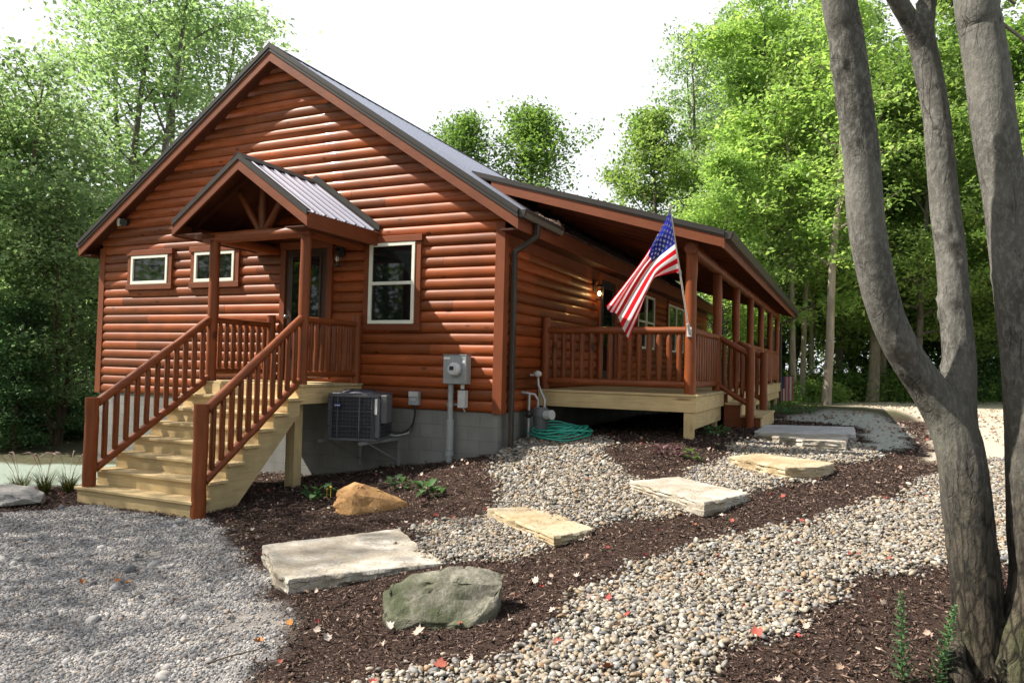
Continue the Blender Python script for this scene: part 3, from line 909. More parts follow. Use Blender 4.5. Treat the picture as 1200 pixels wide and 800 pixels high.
def scatter(name, protos, X, Y, Z, size, mat, tilt=.5, zoff=0.0, smooth=False, kind='stuff', label=None, cat=None):
    """protos: list of (verts, faces) with the same face size; size: (n,3) half extents"""
    n = len(X); which = RNG.integers(0, len(protos), n)
    Vs = []; Fs = []; base = 0
    Rm = rot_mats(n, tilt)
    for p, (v, f) in enumerate(protos):
        k = np.where(which == p)[0]
        if not len(k): continue
        vv = v[None]*size[k][:, None, :]
        vv = np.einsum('nij,nvj->nvi', Rm[k], vv)
        vv += np.stack([X[k], Y[k], Z[k]+zoff*size[k][:, 2]], -1)[:, None, :]
        nv = len(v)
        Vs.append(vv.reshape(-1, 3))
        Fs.append((f[None]+(np.arange(len(k))*nv)[:, None, None]+base).reshape(-1, f.shape[1]))
        base += nv*len(k)
    me = np_mesh(name, np.concatenate(Vs), np.concatenate(Fs), mat, smooth)
    o = link(bpy.data.objects.new(name, me))
    return tag(o, label, cat, kind=kind)
def ico(sub, jit, seed):
    bm = bmesh.new(); bmesh.ops.create_icosphere(bm, subdivisions=sub, radius=1)
    rg = random.Random(seed)
    for v in bm.verts:
        v.co *= 1+rg.uniform(-jit, jit)
    v = np.array([list(x.co) for x in bm.verts]); f = np.array([[q.index for q in x.verts] for x in bm.faces]); bm.free()
    return v, f
def lowjit(sub, seed, amp):
    v, f = ico(sub, 0, 0)
    o = Vector((seed*3.7, seed*1.3, 0))
    v = np.array([np.array(q)*(1+amp*noise.noise(Vector(q)*.9+o)) for q in v])
    return v, f

m = NT('crushed_gravel')
isl = m.island()
c = m.ramp(isl, [(0,(.10,.097,.097)), (.3,(.20,.194,.194)), (.6,(.30,.29,.288)), (.85,(.41,.395,.38)), (.94,(.33,.26,.20)), (1,(.50,.48,.46))])
MAT['gravel'] = m.fin(m.mix(1.0, c, m.rng(m.noise(m.coord(), 60, 3), .3, .7, .8, 1.15), 'MULTIPLY'), .9, spec=.3)
m = NT('river_pebble')
isl = m.island()
c = m.ramp(isl, [(0,(.085,.08,.074)), (.14,(.235,.19,.132)), (.3,(.31,.27,.21)), (.45,(.15,.15,.152)), (.6,(.37,.34,.285)), (.74,(.25,.165,.09)), (.86,(.12,.125,.135)), (1,(.47,.44,.385))])
for e in m.t.nodes:
    if e.bl_idname == 'ShaderNodeValToRGB': e.color_ramp.interpolation = 'LINEAR'
MAT['pebble'] = m.fin(m.mix(1.0, c, m.rng(m.noise(m.coord(), 45, 4), .3, .7, .74, 1.15), 'MULTIPLY'), .62, spec=.4)
m = NT('bark_mulch')
isl = m.island()
c = m.ramp(isl, [(0,(.022,.015,.012)), (.35,(.066,.041,.032)), (.65,(.125,.080,.063)), (.88,(.20,.135,.107)), (.97,(.26,.19,.15)), (1,(.33,.26,.21))])
MAT['mulch'] = m.fin(c, .9, spec=.25)

X, Y, Z, D = sample(760000, -11, 3, -9.2, -2.6, lambda x, y: zone(x+RNG.normal(0, .05, len(x)), y+RNG.normal(0, .05, len(x)), ['gravel']), margin=60)
s = RNG.uniform(.005, .0135, len(X))*(1+np.clip((D-5)/14, 0, .6))*np.where(RNG.random(len(X)) < .05, 1.6, 1)
patch = np.sin(1.7*X+.9*Y+1)*np.sin(1.3*Y-.8*X)+.5*np.sin(4.1*X+2)*np.sin(3.7*Y)     # compacted places with fewer loose stones
k = RNG.random(len(X)) < np.clip(6.5/D, .25, 1)*.62*np.clip(.75-.55*patch, .22, 1)
s = s*np.where(RNG.random(len(X)) < .008, 2.4, 1)
X, Y, Z, s = X[k], Y[k], Z[k], s[k]
sz = np.stack([s*RNG.uniform(.9,1.5,len(s)), s*RNG.uniform(.7,1.1,len(s)), s*RNG.uniform(.45,.8,len(s))], -1)
oct_ = []
for q in range(6):
    v, f = ico(1, 0.0, q); rg = np.random.default_rng(q+40); v = v*rg.uniform(.72, 1.25, (len(v), 1)); oct_.append((v, f))
scatter('crushed_gravel', oct_, X, Y, Z, sz, MAT['gravel'], .5, .15)

rocks = ['R1','R2','R3','R4']
X, Y, Z, D = sample(640000, -.3, 10, -7.2, 4.2, lambda x, y: zone(x+RNG.normal(0, .07, len(x)), y+RNG.normal(0, .07, len(x)), rocks), margin=60)
k = RNG.random(len(X)) < np.clip(5.0/D, .3, 1)*.62
X, Y, Z, D = X[k], Y[k], Z[k], D[k]
s = RNG.gamma(4.6, .0025, len(X)).clip(.0065, .029)*(1+np.clip((D-6)/25, 0, .35))
sz = np.stack([s*RNG.uniform(1.0,1.45,len(s)), s*RNG.uniform(.75,1.05,len(s)), s*RNG.uniform(.45,.8,len(s))], -1)
scatter('river_rock', [lowjit(2 if q < 0 else 2, q, .35) for q in range(5)], X, Y, Z+RNG.uniform(0, .028, len(X)), sz, MAT['pebble'], .38, .2, True)
# a few stray pebbles on the mulch
mul = lambda x, y: ~zone(x+RNG.normal(0, .06, len(x)), y+RNG.normal(0, .06, len(x)), rocks+['gravel','straw','green','lawn']) & ~((x < -5.2) & (y > -1.9))
def wedge(seed):
    rg = np.random.default_rng(seed)
    bend = rg.uniform(-.5, .5)
    v = np.array([(-1,0,0),(-.3,-.9,.2+bend*.4),(-.3,.8,-.3),(.45,-.7,-.2+bend*.4),(.4,.9,.3),(1,bend*.6,0)])
    f = np.array([(0,1,2),(1,3,4),(1,4,2),(3,5,4),(0,2,1),(2,4,3),(2,3,1)])
    return v, f
X, Y, Z, D = sample(900000, -7.5, 9.5, -7.6, 9, mul, margin=60, dmax=18)
k = RNG.random(len(X)) < np.clip(5.5/D, .15, 1)*.72
X, Y, Z, D = X[k], Y[k], Z[k], D[k]
L = RNG.gamma(3.2, .0060, len(X)).clip(.005, .045)*(1+np.clip((D-6)/12, 0, .6))
sz = np.stack([L, L*RNG.uniform(.06,.19,len(L))+.0016, L*.07+.001], -1)
scatter('bark_mulch', [wedge(q) for q in range(6)], X, Y, Z+RNG.uniform(0,.022,len(X)), sz, MAT['mulch'], .38, .5)

# ------------------------------------------------------------------ leaves on the ground
def leaf_shape(seed, curl):
    """five-lobed leaf, curled"""
    rg = random.Random(seed)
    pts = []
    prof = [(0,-.9,.03),(.16,-.5,0),(.52,-.6,0),(.58,-.2,0),(.92,.08,0),(.66,.3,0),(.66,.68,0),(.36,.62,0),(0,1.1,0)]
    P = [(x*rg.uniform(.85,1.1), y) for x, y, _ in prof]
    out = P+[(-x*rg.uniform(.85,1.1), y) for x, y in P[-2:0:-1]]
    vs = [(0, .05, 0)]+[(x, y, 0) for x, y in out]
    vs = [(x, y, curl*(x*x*.7+.3*y*y)+rg.uniform(-.10,.14)) for x, y, z in vs]
    n = len(out)
    return np.array(vs), np.array([(0, 1+i, 1+(i+1) % n) for i in range(n)])
def leafmat(name, stops):
    m = NT(name)
    oi = m.n('ShaderNodeObjectInfo')
    f = m.mth('FRACT', m.mth('ADD', oi.outputs['Random'], m.island()))
    nz = m.noise(m.coord(), 30, 3)
    return m.fin(m.mix(1.0, m.ramp(f, stops), m.rng(nz, .3, .7, .75, 1.15), 'MULTIPLY'), .7, spec=.3)
MAT['leaf_pale'] = leafmat('dry_pale_leaf', [(0,(.24,.16,.11)), (.4,(.34,.265,.215)), (.75,(.45,.385,.335)), (1,(.36,.22,.17))])
MAT['leaf_red'] = leafmat('red_leaf', [(0,(.24,.022,.022)), (.5,(.30,.05,.04)), (1,(.24,.085,.05))])
MAT['leaf_gold'] = leafmat('ochre_leaf', [(0,(.48,.20,.03)), (.5,(.42,.16,.04)), (1,(.30,.13,.06))])
GL = lambda x, y: (x > -7) & (y < 7)
X, Y, Z, D = sample(8000, -7, 9.5, -7.6, 9, GL, margin=60, dmax=18)
k = (RNG.random(len(X)) < np.where(zone(X, Y, ['gravel']), .05, .34)) & ~((X > .1) & (X < 2.6) & (Y > 1.3))
X, Y, Z = X[k], Y[k], Z[k]
s = RNG.uniform(.012, .032, len(X)); sz = np.stack([s, s, s], -1)
h3 = len(X)*4//5
scatter('leaf_litter', [leaf_shape(q, 1.3) for q in range(4)], X[:h3], Y[:h3], Z[:h3]+.03, sz[:h3], MAT['leaf_pale'], .6, .2)
scatter('leaf_litter', [leaf_shape(q, 1.2) for q in range(4)], X[h3:], Y[h3:], Z[h3:]+.03, sz[h3:], MAT['leaf_red'], .35, .2)
X, Y, Z, D = sample(1600, 2.6, 10, 5, 19, lambda x, y: zone(x, y, ['green','straw']), margin=60)
s = RNG.uniform(.02, .05, len(X)); sz = np.stack([s, s, s], -1)
scatter('leaf_litter', [leaf_shape(q+20, 1.2) for q in range(4)], X, Y, Z+.01, sz, MAT['leaf_pale'], .5, .2)
LEAVES = {}
def fallen(px, py, size, kind, label, group, dz=.035):
    d0 = ray(px, py); t = 2.0
    while t < 40:
        P = CAM+d0*t
        if P[2] < gz(P[0], P[1])+dz: break
        t += .02
    key = (kind, int(px) % 3)
    if key not in LEAVES:
        v, f = leaf_shape(len(LEAVES)+3, .9+.4*key[1])
        LEAVES[key] = np_mesh('fallen_leaf', v, f, MAT['leaf_'+kind])
    o = link(bpy.data.objects.new('fallen_leaf', LEAVES[key]))
    o.location = (P[0], P[1], P[2])
    o.scale = (size*.85,)*3
    rg = random.Random(int(px*7+py))
    o.rotation_euler = (rg.uniform(-.6,.6), rg.uniform(-.6,.6), rg.uniform(0,6.3))
    tag(o, label, 'leaf', group)
A_ = 'pale dry curled leaf lying on the dark bark mulch'
for q in ((455,735,.05),(490,741,.055),(395,728,.03),(382,748,.045),(372,738,.035),(612,706,.05),(628,681,.045),(600,726,.035),(1003,727,.055),(1026,760,.035),(1008,742,.035),(1075,762,.03),(630,676,.03),(712,685,.04),(674,675,.04),(845,605,.04),(938,601,.04),(1097,600,.035),(950,700,.05),(970,707,.04),(932,768,.045),(380,608,.045),(455,606,.04),(475,612,.035),(525,590,.03),(545,596,.03),(660,590,.03),(690,700,.04),(725,733,.04)):
    fallen(*q, 'pale', A_, 'pale dry leaves on the mulch')
for q in ((888,742,.055),(925,704,.05),(735,720,.045),(712,782,.05),(690,777,.04),(1027,701,.05),(517,780,.055),(655,752,.04),(775,722,.03),(820,673,.03),(842,650,.03),(1042,654,.03),(1005,650,.03),(1063,637,.03),(755,650,.028),(890,520,.028),(1060,519,.035)):
    fallen(*q, 'red', 'small red maple leaf fallen on the river pebbles', 'red leaves on the pebbles')
for q in ((95,682,.04),(150,682,.035),(302,752,.05),(138,680,.04),(340,730,.035),(205,703,.03)):
    fallen(*q, 'gold', 'dry rust coloured leaf lying on the grey gravel drive', 'rust leaves on the gravel')
for q in ((265,720,.05),(163,697,.045),(235,730,.03),(258,664,.035),(20,637,.04)):
    fallen(*q, 'pale', 'pale dry leaf lying on the grey gravel drive', 'pale leaves on the gravel')

# ------------------------------------------------------------------ stone slabs and boulders
def stonemat(name, stops, sc=3.0, moss=None, rough=.85, bump=.6):
    m = NT(name)
    co = m.coord()
    a = m.noise(co, sc, 9, .68, .5); b = m.noise(co, sc*10, 6, .65)
    c = m.ramp(m.mth('ADD', m.mth('MULTIPLY', a, .7), m.mth('MULTIPLY', b, .3)), stops)
    vo = m.n('ShaderNodeTexVoronoi'); vo.feature = 'DISTANCE_TO_EDGE'; vo.inputs['Scale'].default_value = sc*1.1
    wv = m.n('ShaderNodeVectorMath'); wv.operation = 'ADD'; nzv = m.n('ShaderNodeTexNoise'); nzv.inputs['Scale'].default_value = 4; m.l(co, nzv.inputs['Vector'])
    m.l(co, wv.inputs[0]); m.l(nzv.outputs['Color'], wv.inputs[1]); m.l(wv.outputs[0], vo.inputs['Vector'])
    crack = m.mth('MULTIPLY', m.rng(vo.outputs['Distance'], 0, .025, 1, 0), m.rng(m.noise(co, 2.1, 3), .48, .6))
    c = m.mix(m.mth('MULTIPLY', crack, .55), c, (.07,.055,.04))
    if moss:
        g = m.n('ShaderNodeNewGeometry'); 
        sx_ = m.n('ShaderNodeSeparateXYZ'); m.l(co, sx_.inputs[0])
        k = m.mth('MULTIPLY', m.rng(m.mth('ADD', m.noise(co, 3.5, 7, .65), m.mth('MULTIPLY', sx_.outputs[0], -.25)), .40, .58, 0, .85), m.rng(sx_.outputs[2], .34, .22))
        c = m.mix(k, c, moss)
    m.bump(m.mth('ADD', m.mth('ADD', a, m.mth('MULTIPLY', b, .7)), m.mth('MULTIPLY', crack, -.3)), bump, .035)
    return m.fin(c, rough, spec=.3)
SANDST = [(.34,(.20,.165,.125)), (.44,(.31,.27,.21)), (.53,(.37,.335,.28)), (.62,(.50,.475,.43))]
MAT['slab'] = stonemat('cream_sandstone', SANDST)
MAT['slab_gold'] = stonemat('golden_sandstone', [(.34,(.17,.11,.055)), (.45,(.33,.25,.145)), (.54,(.40,.33,.22)), (.66,(.46,.41,.31))])
MAT['slab_shaded'] = stonemat('shaded_cream_flagstone', [(.35,(.30,.295,.29)), (.5,(.45,.44,.43)), (.65,(.56,.55,.53))])  # cream stone with its shade put into the colour as grey
MAT['moss_rock'] = stonemat('mossy_sandstone', [(.34,(.055,.053,.04)), (.45,(.12,.113,.09)), (.55,(.22,.207,.17)), (.66,(.38,.35,.285))], 3.2, (.055,.068,.03))
MAT['brown_rock'] = stonemat('brown_sandstone', [(.3,(.15,.075,.03)), (.45,(.30,.165,.065)), (.6,(.42,.25,.11)), (.75,(.50,.34,.18))], 3)
MAT['grey_rock'] = stonemat('weathered_grey_rock', [(.3,(.16,.155,.15)), (.5,(.33,.32,.30)), (.7,(.44,.42,.39))], 2.5)
def slab(poly, zt, th, mat, label, seed, tilt=(0,0)):
    rg = random.Random(seed)
    n = len(poly); cxx = sum(p[0] for p in poly)/n; cyy = sum(p[1] for p in poly)/n
    ring = []
    for i in range(n):
        a = Vector(poly[i]); b = Vector(poly[(i+1) % n]); L = (b-a).length; k = max(2, int(L/.035))
        nrm = Vector((b-a).yx).normalized(); nrm.x *= 1; nrm = Vector(((b-a).y, -(b-a).x)).normalized()
        for j in range(k):
            t = j/k
            q = a.lerp(b, t)
            w = .018*noise.noise(Vector((q.x*3, q.y*3, seed)))+.012*noise.noise(Vector((q.x*11, q.y*11, seed)))
            ring.append((q.x+nrm.x*w*1.3, q.y+nrm.y*w*1.3))
    N = len(ring)
    mb = MB(); vs = []; fs = []
    levels = ((0, -.012), (-.006, .0), (-.35, .012), (-.7, .008), (-1.0, -.01))
    lv = [(0.0, .016)]
    rows = [(.0, .008), (-.006, .0), (-.18*th, -.004), (-.22*th, .008), (-.4*th, .0), (-.55*th, .006), (-.6*th, -.006), (-.8*th, .004), (-th, .01)]
    for r, (dz, inset) in enumerate(rows):
        for i, (x, y) in enumerate(ring):
            dx, dy = cxx-x, cyy-y; L = math.hypot(dx, dy) or 1
            j = inset+(.024*noise.noise(Vector((x*11, y*11, r*.9+seed)))+.012*noise.noise(Vector((x*31, y*31, r*2.3+seed))) if r > 1 else .014*noise.noise(Vector((x*14, y*14, seed))))
            vs.append((x+dx/L*j, y+dy/L*j, zt+dz+tilt[0]*(x-cxx)+tilt[1]*(y-cyy)))
    for r in range(len(rows)-1):
        for i in range(N):
            fs.append((r*N+i, (r+1)*N+i, (r+1)*N+(i+1) % N, r*N+(i+1) % N))
    fs.append(tuple(range(N)))
    mb.add(vs, fs)
    bm = bmesh.new()
    o = mb.build('stone_slab', MAT[mat], None, smooth=True, angle=35, loc=(cxx, cyy, zt-th))
    bm.from_mesh(o.data)
    bmesh.ops.recalc_face_normals(bm, faces=bm.faces)
    bm.to_mesh(o.data); bm.free()
    return tag(o, label, 'stone slab', 'stepping stone slabs')
def pz(px, py, z):
    d = ray(px, py); t = (z-CAM[2])/d[2]; P = CAM+d*t
    return (P[0], P[1])
def pslab(pp, z, th, mat, label, seed):
    return slab([pz(a, b, z) for a, b in pp], z, th, mat, label, seed)
pslab([(307,638),(400,627),(468,619),(486,634),(505,648),(523,659),(430,668),(338,679),(322,668),(320,655)], -.985, .17, 'slab', 'largest cream stone slab, broad and weathered, between the gravel drive and the mossy boulder', 1)
pslab([(571,595),(628,593),(698,619),(649,628)], -.80, .13, 'slab_gold', 'small golden stone slab on the mulch between the brown and the mossy boulders and the pebble bed', 2)
pslab([(739,563),(794,558),(880,578),(826,588)], -.56, .14, 'slab', 'pale smooth stone slab in the middle of the pebble path, lit by the sun', 3)
pslab([(853,534),(893,531),(979,542),(960,547),(921,547)], -.39, .18, 'slab_gold', 'long stone slab with a rough golden broken front edge, across the pebble path', 4)
pslab([(887,508),(895,504),(993,510),(991,517),(940,515)], -.28, .17, 'slab', 'narrow beige stone slab with a dark underside, just below the flagstone coloured grey for shade', 5)
pslab([(884,505),(897,497),(1001,500),(1002,508.5)], -.265, .12, 'slab_shaded', 'flat cream flagstone, coloured grey for shade, at the foot of the porch steps', 6)

def boulder(pts, c, right, mat, label, seed, amp=.02, bev=.03, cuts=3):
    """angular boulder: hull of points given as (right, away, up) in metres around c"""
    r = Vector((right[0], right[1], 0)).normalized(); a = Vector((-r.y, r.x, 0))
    bm = bmesh.new()
    for (x, y, z) in pts: bm.verts.new(r*x+a*y+Vector((0,0,z)))
    res = bmesh.ops.convex_hull(bm, input=bm.verts)
    bmesh.ops.delete(bm, geom=[g for g in res['geom_interior'] if isinstance(g, bmesh.types.BMVert)], context='VERTS')
    bmesh.ops.dissolve_limit(bm, angle_limit=R(6), verts=bm.verts, edges=bm.edges)
    bmesh.ops.bevel(bm, geom=list(bm.edges), offset=bev, segments=2, affect='EDGES', profile=.6)
    bmesh.ops.triangulate(bm, faces=bm.faces)
    for _ in range(cuts):
        es = [e for e in bm.edges if e.calc_length() > .035]
        if es: bmesh.ops.subdivide_edges(bm, edges=es, cuts=1)
        bmesh.ops.triangulate(bm, faces=bm.faces)
    bm.normal_update()
    o = Vector((seed*7.1, seed*3.3, seed))
    for v in bm.verts:
        p = v.co
        d = noise.fractal(p*5+o, .9, 2.1, 6)*amp+noise.noise(p*2.2+o)*amp*1.6-abs(noise.noise(p*7+o*2))*amp*1.1
        rdg = abs(noise.noise(Vector((p.x*3, p.y*3, p.z*9))+o))
        v.co += v.normal*(d-(.016 if rdg < .07 else 0))
    bmesh.ops.recalc_face_normals(bm, faces=bm.faces)
    me = bpy.data.meshes.new('boulder'); bm.to_mesh(me); bm.free()
    me.polygons.foreach_set('use_smooth', [True]*len(me.polygons)); me.set_sharp_from_angle(angle=R(38))
    me.materials.append(MAT[mat])
    ob = link(bpy.data.objects.new('boulder', me)); ob.location = c
    return tag(ob, label, 'boulder', 'boulders in the mulch beds')
CR = (RTV[0], RTV[1])
boulder([(-.41,-.05,.0),(-.42,.0,.18),(-.36,.05,.25),(-.30,-.19,-.1),(-.37,-.17,.06),(-.14,-.22,-.08),(-.08,-.20,.04),(-.02,-.02,.27),(-.22,.12,.29),(.2,-.20,.05),(.24,-.18,-.05),(.36,-.10,.02),(.40,.0,.26),(.36,-.09,.13),(.30,.14,.33),(.12,.20,.33),(-.3,.25,.22),(.0,.35,-.1),(-.4,.2,-.1),(.38,.25,-.1),(.41,.2,.28)], (2.02,-5.02,-1.06), CR, 'moss_rock', 'big grey boulder with green moss lying in front of the largest stone slab', 3, .013, .010)
boulder([(-.47,-.02,.14),(-.44,.1,.30),(-.30,-.16,-.05),(-.22,-.2,.02),(-.20,-.15,.31),(-.12,.02,.40),(-.25,.1,.41),(-.02,-.24,-.06),(.05,.05,.33),(.40,.02,.20),(.46,.02,.08),(.40,-.05,-.05),(.2,.3,.22),(-.3,.3,.1),(.3,.25,-.1),(-.4,.2,-.1)], (-.48,-2.33,-1.13), CR, 'brown_rock', 'brown angular boulder on the mulch in front of the air conditioner', 8, .007, .007)
boulder([(-1.0,-.1,-.05),(-.9,.1,.16),(-.5,-.22,-.03),(-.4,-.1,.15),(.05,-.15,.16),(.30,-.15,.10),(.43,-.05,.03),(.38,.1,.13),(.1,.3,.17),(-.6,.4,.18),(.3,.3,-.1),(-.9,.4,-.1),(-.5,-.2,.10),(.0,-.24,.0)], (-4.92,-3.74,-1.17), CR, 'grey_rock', 'flat pale grey boulder at the left edge before the ornamental grasses', 12, .014, .012)

# ------------------------------------------------------------------ utilities on the walls
t = thing('electric_meter', (-.64, -.05, -.74), 'grey electric meter box with round glass meter and conduit on the gable wall', 'electric meter')
mb = MB(); mb.box(-.835, -.455, -.20, -.048, .40, .815); bx = mb.build('meter_box', MAT['greybox'], t, bevel=.008)
mb = MB(); mb.box(-.845, -.445, -.207, -.046, .817, .825); mb.box(-.475, -.457, -.208, -.2, .43, .80); mb.build('box_lid', MAT['greybox'], bx, bevel=.002)
mb = MB(); mb.box(-.825, -.72, -.2035, -.2, .755, .785); mb.box(-.52, -.48, -.2035, -.2, .70, .74); mb.build('sticker', MAT['white'], bx)
mb = MB(); mb.tube([(-.625,-.2,.615),(-.625,-.235,.615)], [.112,.112], 24); mb.build('meter_ring', MAT['galv'], t, smooth=True)
mb = MB(); mb.tube([(-.625,-.234,.615),(-.625,-.28,.615),(-.625,-.305,.615),(-.625,-.312,.615)], [.098,.096,.080,.04], 24); gm = mb.build('meter_glass', MAT['meterglass'], t, smooth=True)
mb = MB(); mb.box(-.665, -.60, -.3165, -.3125, .60, .655); mb.build('meter_dial', MAT['black'], gm)
mb = MB(); mb.tube([(-.74,-.12,.40),(-.74,-.12,-.80)], .042, 16); cdt = mb.build('conduit', MAT['pvc'], t, smooth=True)
mb = MB(); mb.tube([(-.74,-.12,-.12),(-.74,-.12,-.56)], .055, 16); mb.tube([(-.74,-.12,-.57),(-.74,-.12,-.64)], .062, 16); mb.build('conduit_sleeve', MAT['pvc'], cdt, smooth=True)
mb = MB(); mb.tube([(-.74,-.12,.13),(-.74,-.12,.07)], .05, 16); mb.box(-.83, -.65, -.09, -.05, .085, .115); mb.build('conduit_clamp', MAT['galv'], cdt)
mb = MB(); mb.tube([(-.545,-.13,.40),(-.545,-.13,.33)], .03, 12); mb.box(-.60, -.485, -.17, -.06, .06, .31); mb.tube([(-.53,-.12,.05),(-.53,-.06,.0)], .012, 8); mb.build('side_box', MAT['lpvc'], t, bevel=.03)

t = thing('disconnect_box', (-1.38, -.05, .05), 'small grey disconnect box with black cable on the wall beside the air conditioner', 'disconnect box')
mb = MB(); mb.box(-1.46, -1.29, -.13, -.047, .06, .265); bb = mb.build('box', MAT['greybox'], t, bevel=.006)
mb = MB(); mb.box(-1.455, -1.295, -.138, -.131, .19, .262); mb.box(-1.42, -1.33, -.137, -.131, .13, .16); mb.build('cover', MAT['lpvc'], bb, bevel=.002)
mb = MB(); mb.tube([(-1.36,-.09,.06),(-1.37,-.08,-.1),(-1.40,-.08,-.24),(-1.46,-.09,-.31),(-1.55,-.14,-.36),(-1.66,-.2,-.35),(-1.72,-.28,-.30)], .016, 8); mb.tube([(-1.40,-.10,-.22),(-1.43,-.12,-.30),(-1.40,-.13,-.34),(-1.38,-.11,-.28),(-1.40,-.10,-.24)], .010, 8); mb.build('cable', MAT['rubber'], t, smooth=True)
mb = MB(); mb.tube([(-1.36,-.075,.04),(-1.39,-.07,-.2),(-1.46,-.1,-.36),(-1.6,-.2,-.40),(-1.74,-.3,-.38)], .009, 6); mb.build('cable', MAT['lpvc'], t, smooth=True)

# air conditioner, turned a little towards the drive
AC = thing('air_conditioner', (-1.97, -.60, -.43), 'charcoal grilled outdoor air conditioner on a metal wall bracket under the entry window', 'air conditioner')
AC.rotation_euler[2] = R(17)
ORG[AC] = Vector((0,0,0))
w, dp, hh = .385, .37, .66
def rrect(x, y, r, n=7):
    out = []
    for cx_, cy_, a0 in ((x-r, y-r, 0), (-x+r, y-r, 90), (-x+r, -y+r, 180), (x-r, -y+r, 270)):
        for i in range(n+1):
            a = R(a0+90*i/n); out.append((cx_+r*math.cos(a), cy_+r*math.sin(a)))
    return out
def bulge(ps, k=.035):
    return [(x, y-(k*(1-(x/w)**2) if y < 0 else 0)) for x, y in ps]
mb = MB(); mb.prism(bulge(rrect(w-.03, dp-.03, .07)), 'z', .03, hh-.03); mb.build('coil', MAT['acfin'], AC, smooth=True, angle=50)
mb = MB(); mb.prism(bulge(rrect(w, dp, .09)), 'z', hh-.045, hh); mb.prism(bulge(rrect(w-.03, dp-.03, .08)), 'z', hh+.0005, hh+.012); topc = mb.build('top_cap', MAT['acgrey'], AC, bevel=.008, smooth=True, angle=50)
mb = MB(); mb.prism(bulge(rrect(w, dp, .09)), 'z', 0, .035); mb.build('base_pan', MAT['acgrey'], AC, bevel=.006)
mb = MB(); mb.tube([(0,-.02,hh+.0125),(0,-.02,hh+.03),(0,-.02,hh+.045)], [.28,.26,.22], 28); mb.build('fan_guard', MAT['acdark'], topc, smooth=True, angle=30)
mb = MB()
for r_ in (.05, .10, .15, .20, .222): mb.tube([(r_*math.cos(a), -.02+r_*math.sin(a), hh+.052) for a in np.linspace(0, 2*math.pi, 25)], .004, 5, caps=False)
for a in np.linspace(0, math.pi, 6)[:-1]: mb.tube([(-.225*math.cos(a), -.02-.225*math.sin(a), hh+.05), (.225*math.cos(a), -.02+.225*math.sin(a), hh+.05)], .005, 5)
mb.build('fan_grille', MAT['black'], topc)
mb = MB()
prof = bulge(rrect(w-.008, dp-.008, .085))
for i, (x, y) in enumerate(prof): mb.box(x-.006, x+.006, y-.006, y+.006, .036, hh-.046)
def along(ps, step):
    out = []
    n = len(ps)
    for i in range(n):
        a = Vector(ps[i]); b = Vector(ps[(i+1) % n]); L = (b-a).length
        for j in range(max(1, int(L/step))): out.append(a.lerp(b, j/max(1, int(L/step))))
    return out
for q in along(prof, .05): mb.box(q.x-.002, q.x+.002, q.y-.002, q.y+.002, .036, hh-.046)
z = .075
while z < hh-.05:
    mb.prism(bulge(rrect(w-.004, dp-.004, .087)), 'z', z, z+.0045); z += .055
mb.build('wire_grille', MAT['acwire'], AC)
mb = MB()
for x in (-.2, .12): mb.box(x-.007, x+.007, -dp-.04, -dp+.0, .036, hh-.046)
for z in (.20, .41): mb.prism(bulge(rrect(w+.003, dp+.003, .09)), 'z', z, z+.011)
mb.build('grille_bar', MAT['acwire'], AC)
mb = MB(); mb.box(w-.055, w+.012, -dp-.002, -dp+.10, .036, hh-.046); cpn = mb.build('corner_post', MAT['acgrey'], AC, bevel=.02)
mb = MB(); mb.box(w+.0125, w+.10, -dp+.06, -dp+.32, .25, hh-.01); mb.build('service_panel', MAT['acgrey'], AC, bevel=.01)
mb = MB(); mb.box(w-.05, w-.015, -dp-.006, -dp-.002, .38, .60); mb.build('sticker', MAT['white'], cpn)
mb = MB(); mb.tube([(-.20,-dp-.032,.50),(-.20,-dp-.047,.50)], .05, 20)
for v in range(len(mb.v)):
    x, y, z = mb.v[v]; mb.v[v] = (-.20+(x+.20)*1.15, y, .50+(z-.50)*.72)
bdg = mb.build('badge', MAT['navy'], AC)
mb = MB()
for i in range(6): mb.box(-.235+.0125*i, -.228+.0125*i, -dp-.0495, -dp-.0475, .492, .506+.004*(i % 2))
mb.build('badge_lettering', MAT['white'], bdg)
BK = thing('wall_bracket', (-2.0, -.03, -.87), 'galvanised metal wall bracket carrying the air conditioner above the mulch', 'bracket')
for x in (-1.66, -2.36):
    mb = MB(); mb.box(x-.022, x+.022, -1.03, -.055, -.475, -.435); fa = mb.build('arm', MAT['galv'], BK)
    mb = MB(); mb.box(x-.02, x+.02, -.052, -.008, -.90, -.432); mb.build('upright', MAT['galv'], BK)
    mb = MB(); mb.beam((x, -.80, -.478), (x, -.05, -.80), .018, .018); mb.build('brace', MAT['galv'], BK)
mb = MB(); mb.box(-2.38, -1.64, -.16, -.12, -.434, -.431); mb.build('cross_bar', MAT['galv'], BK)

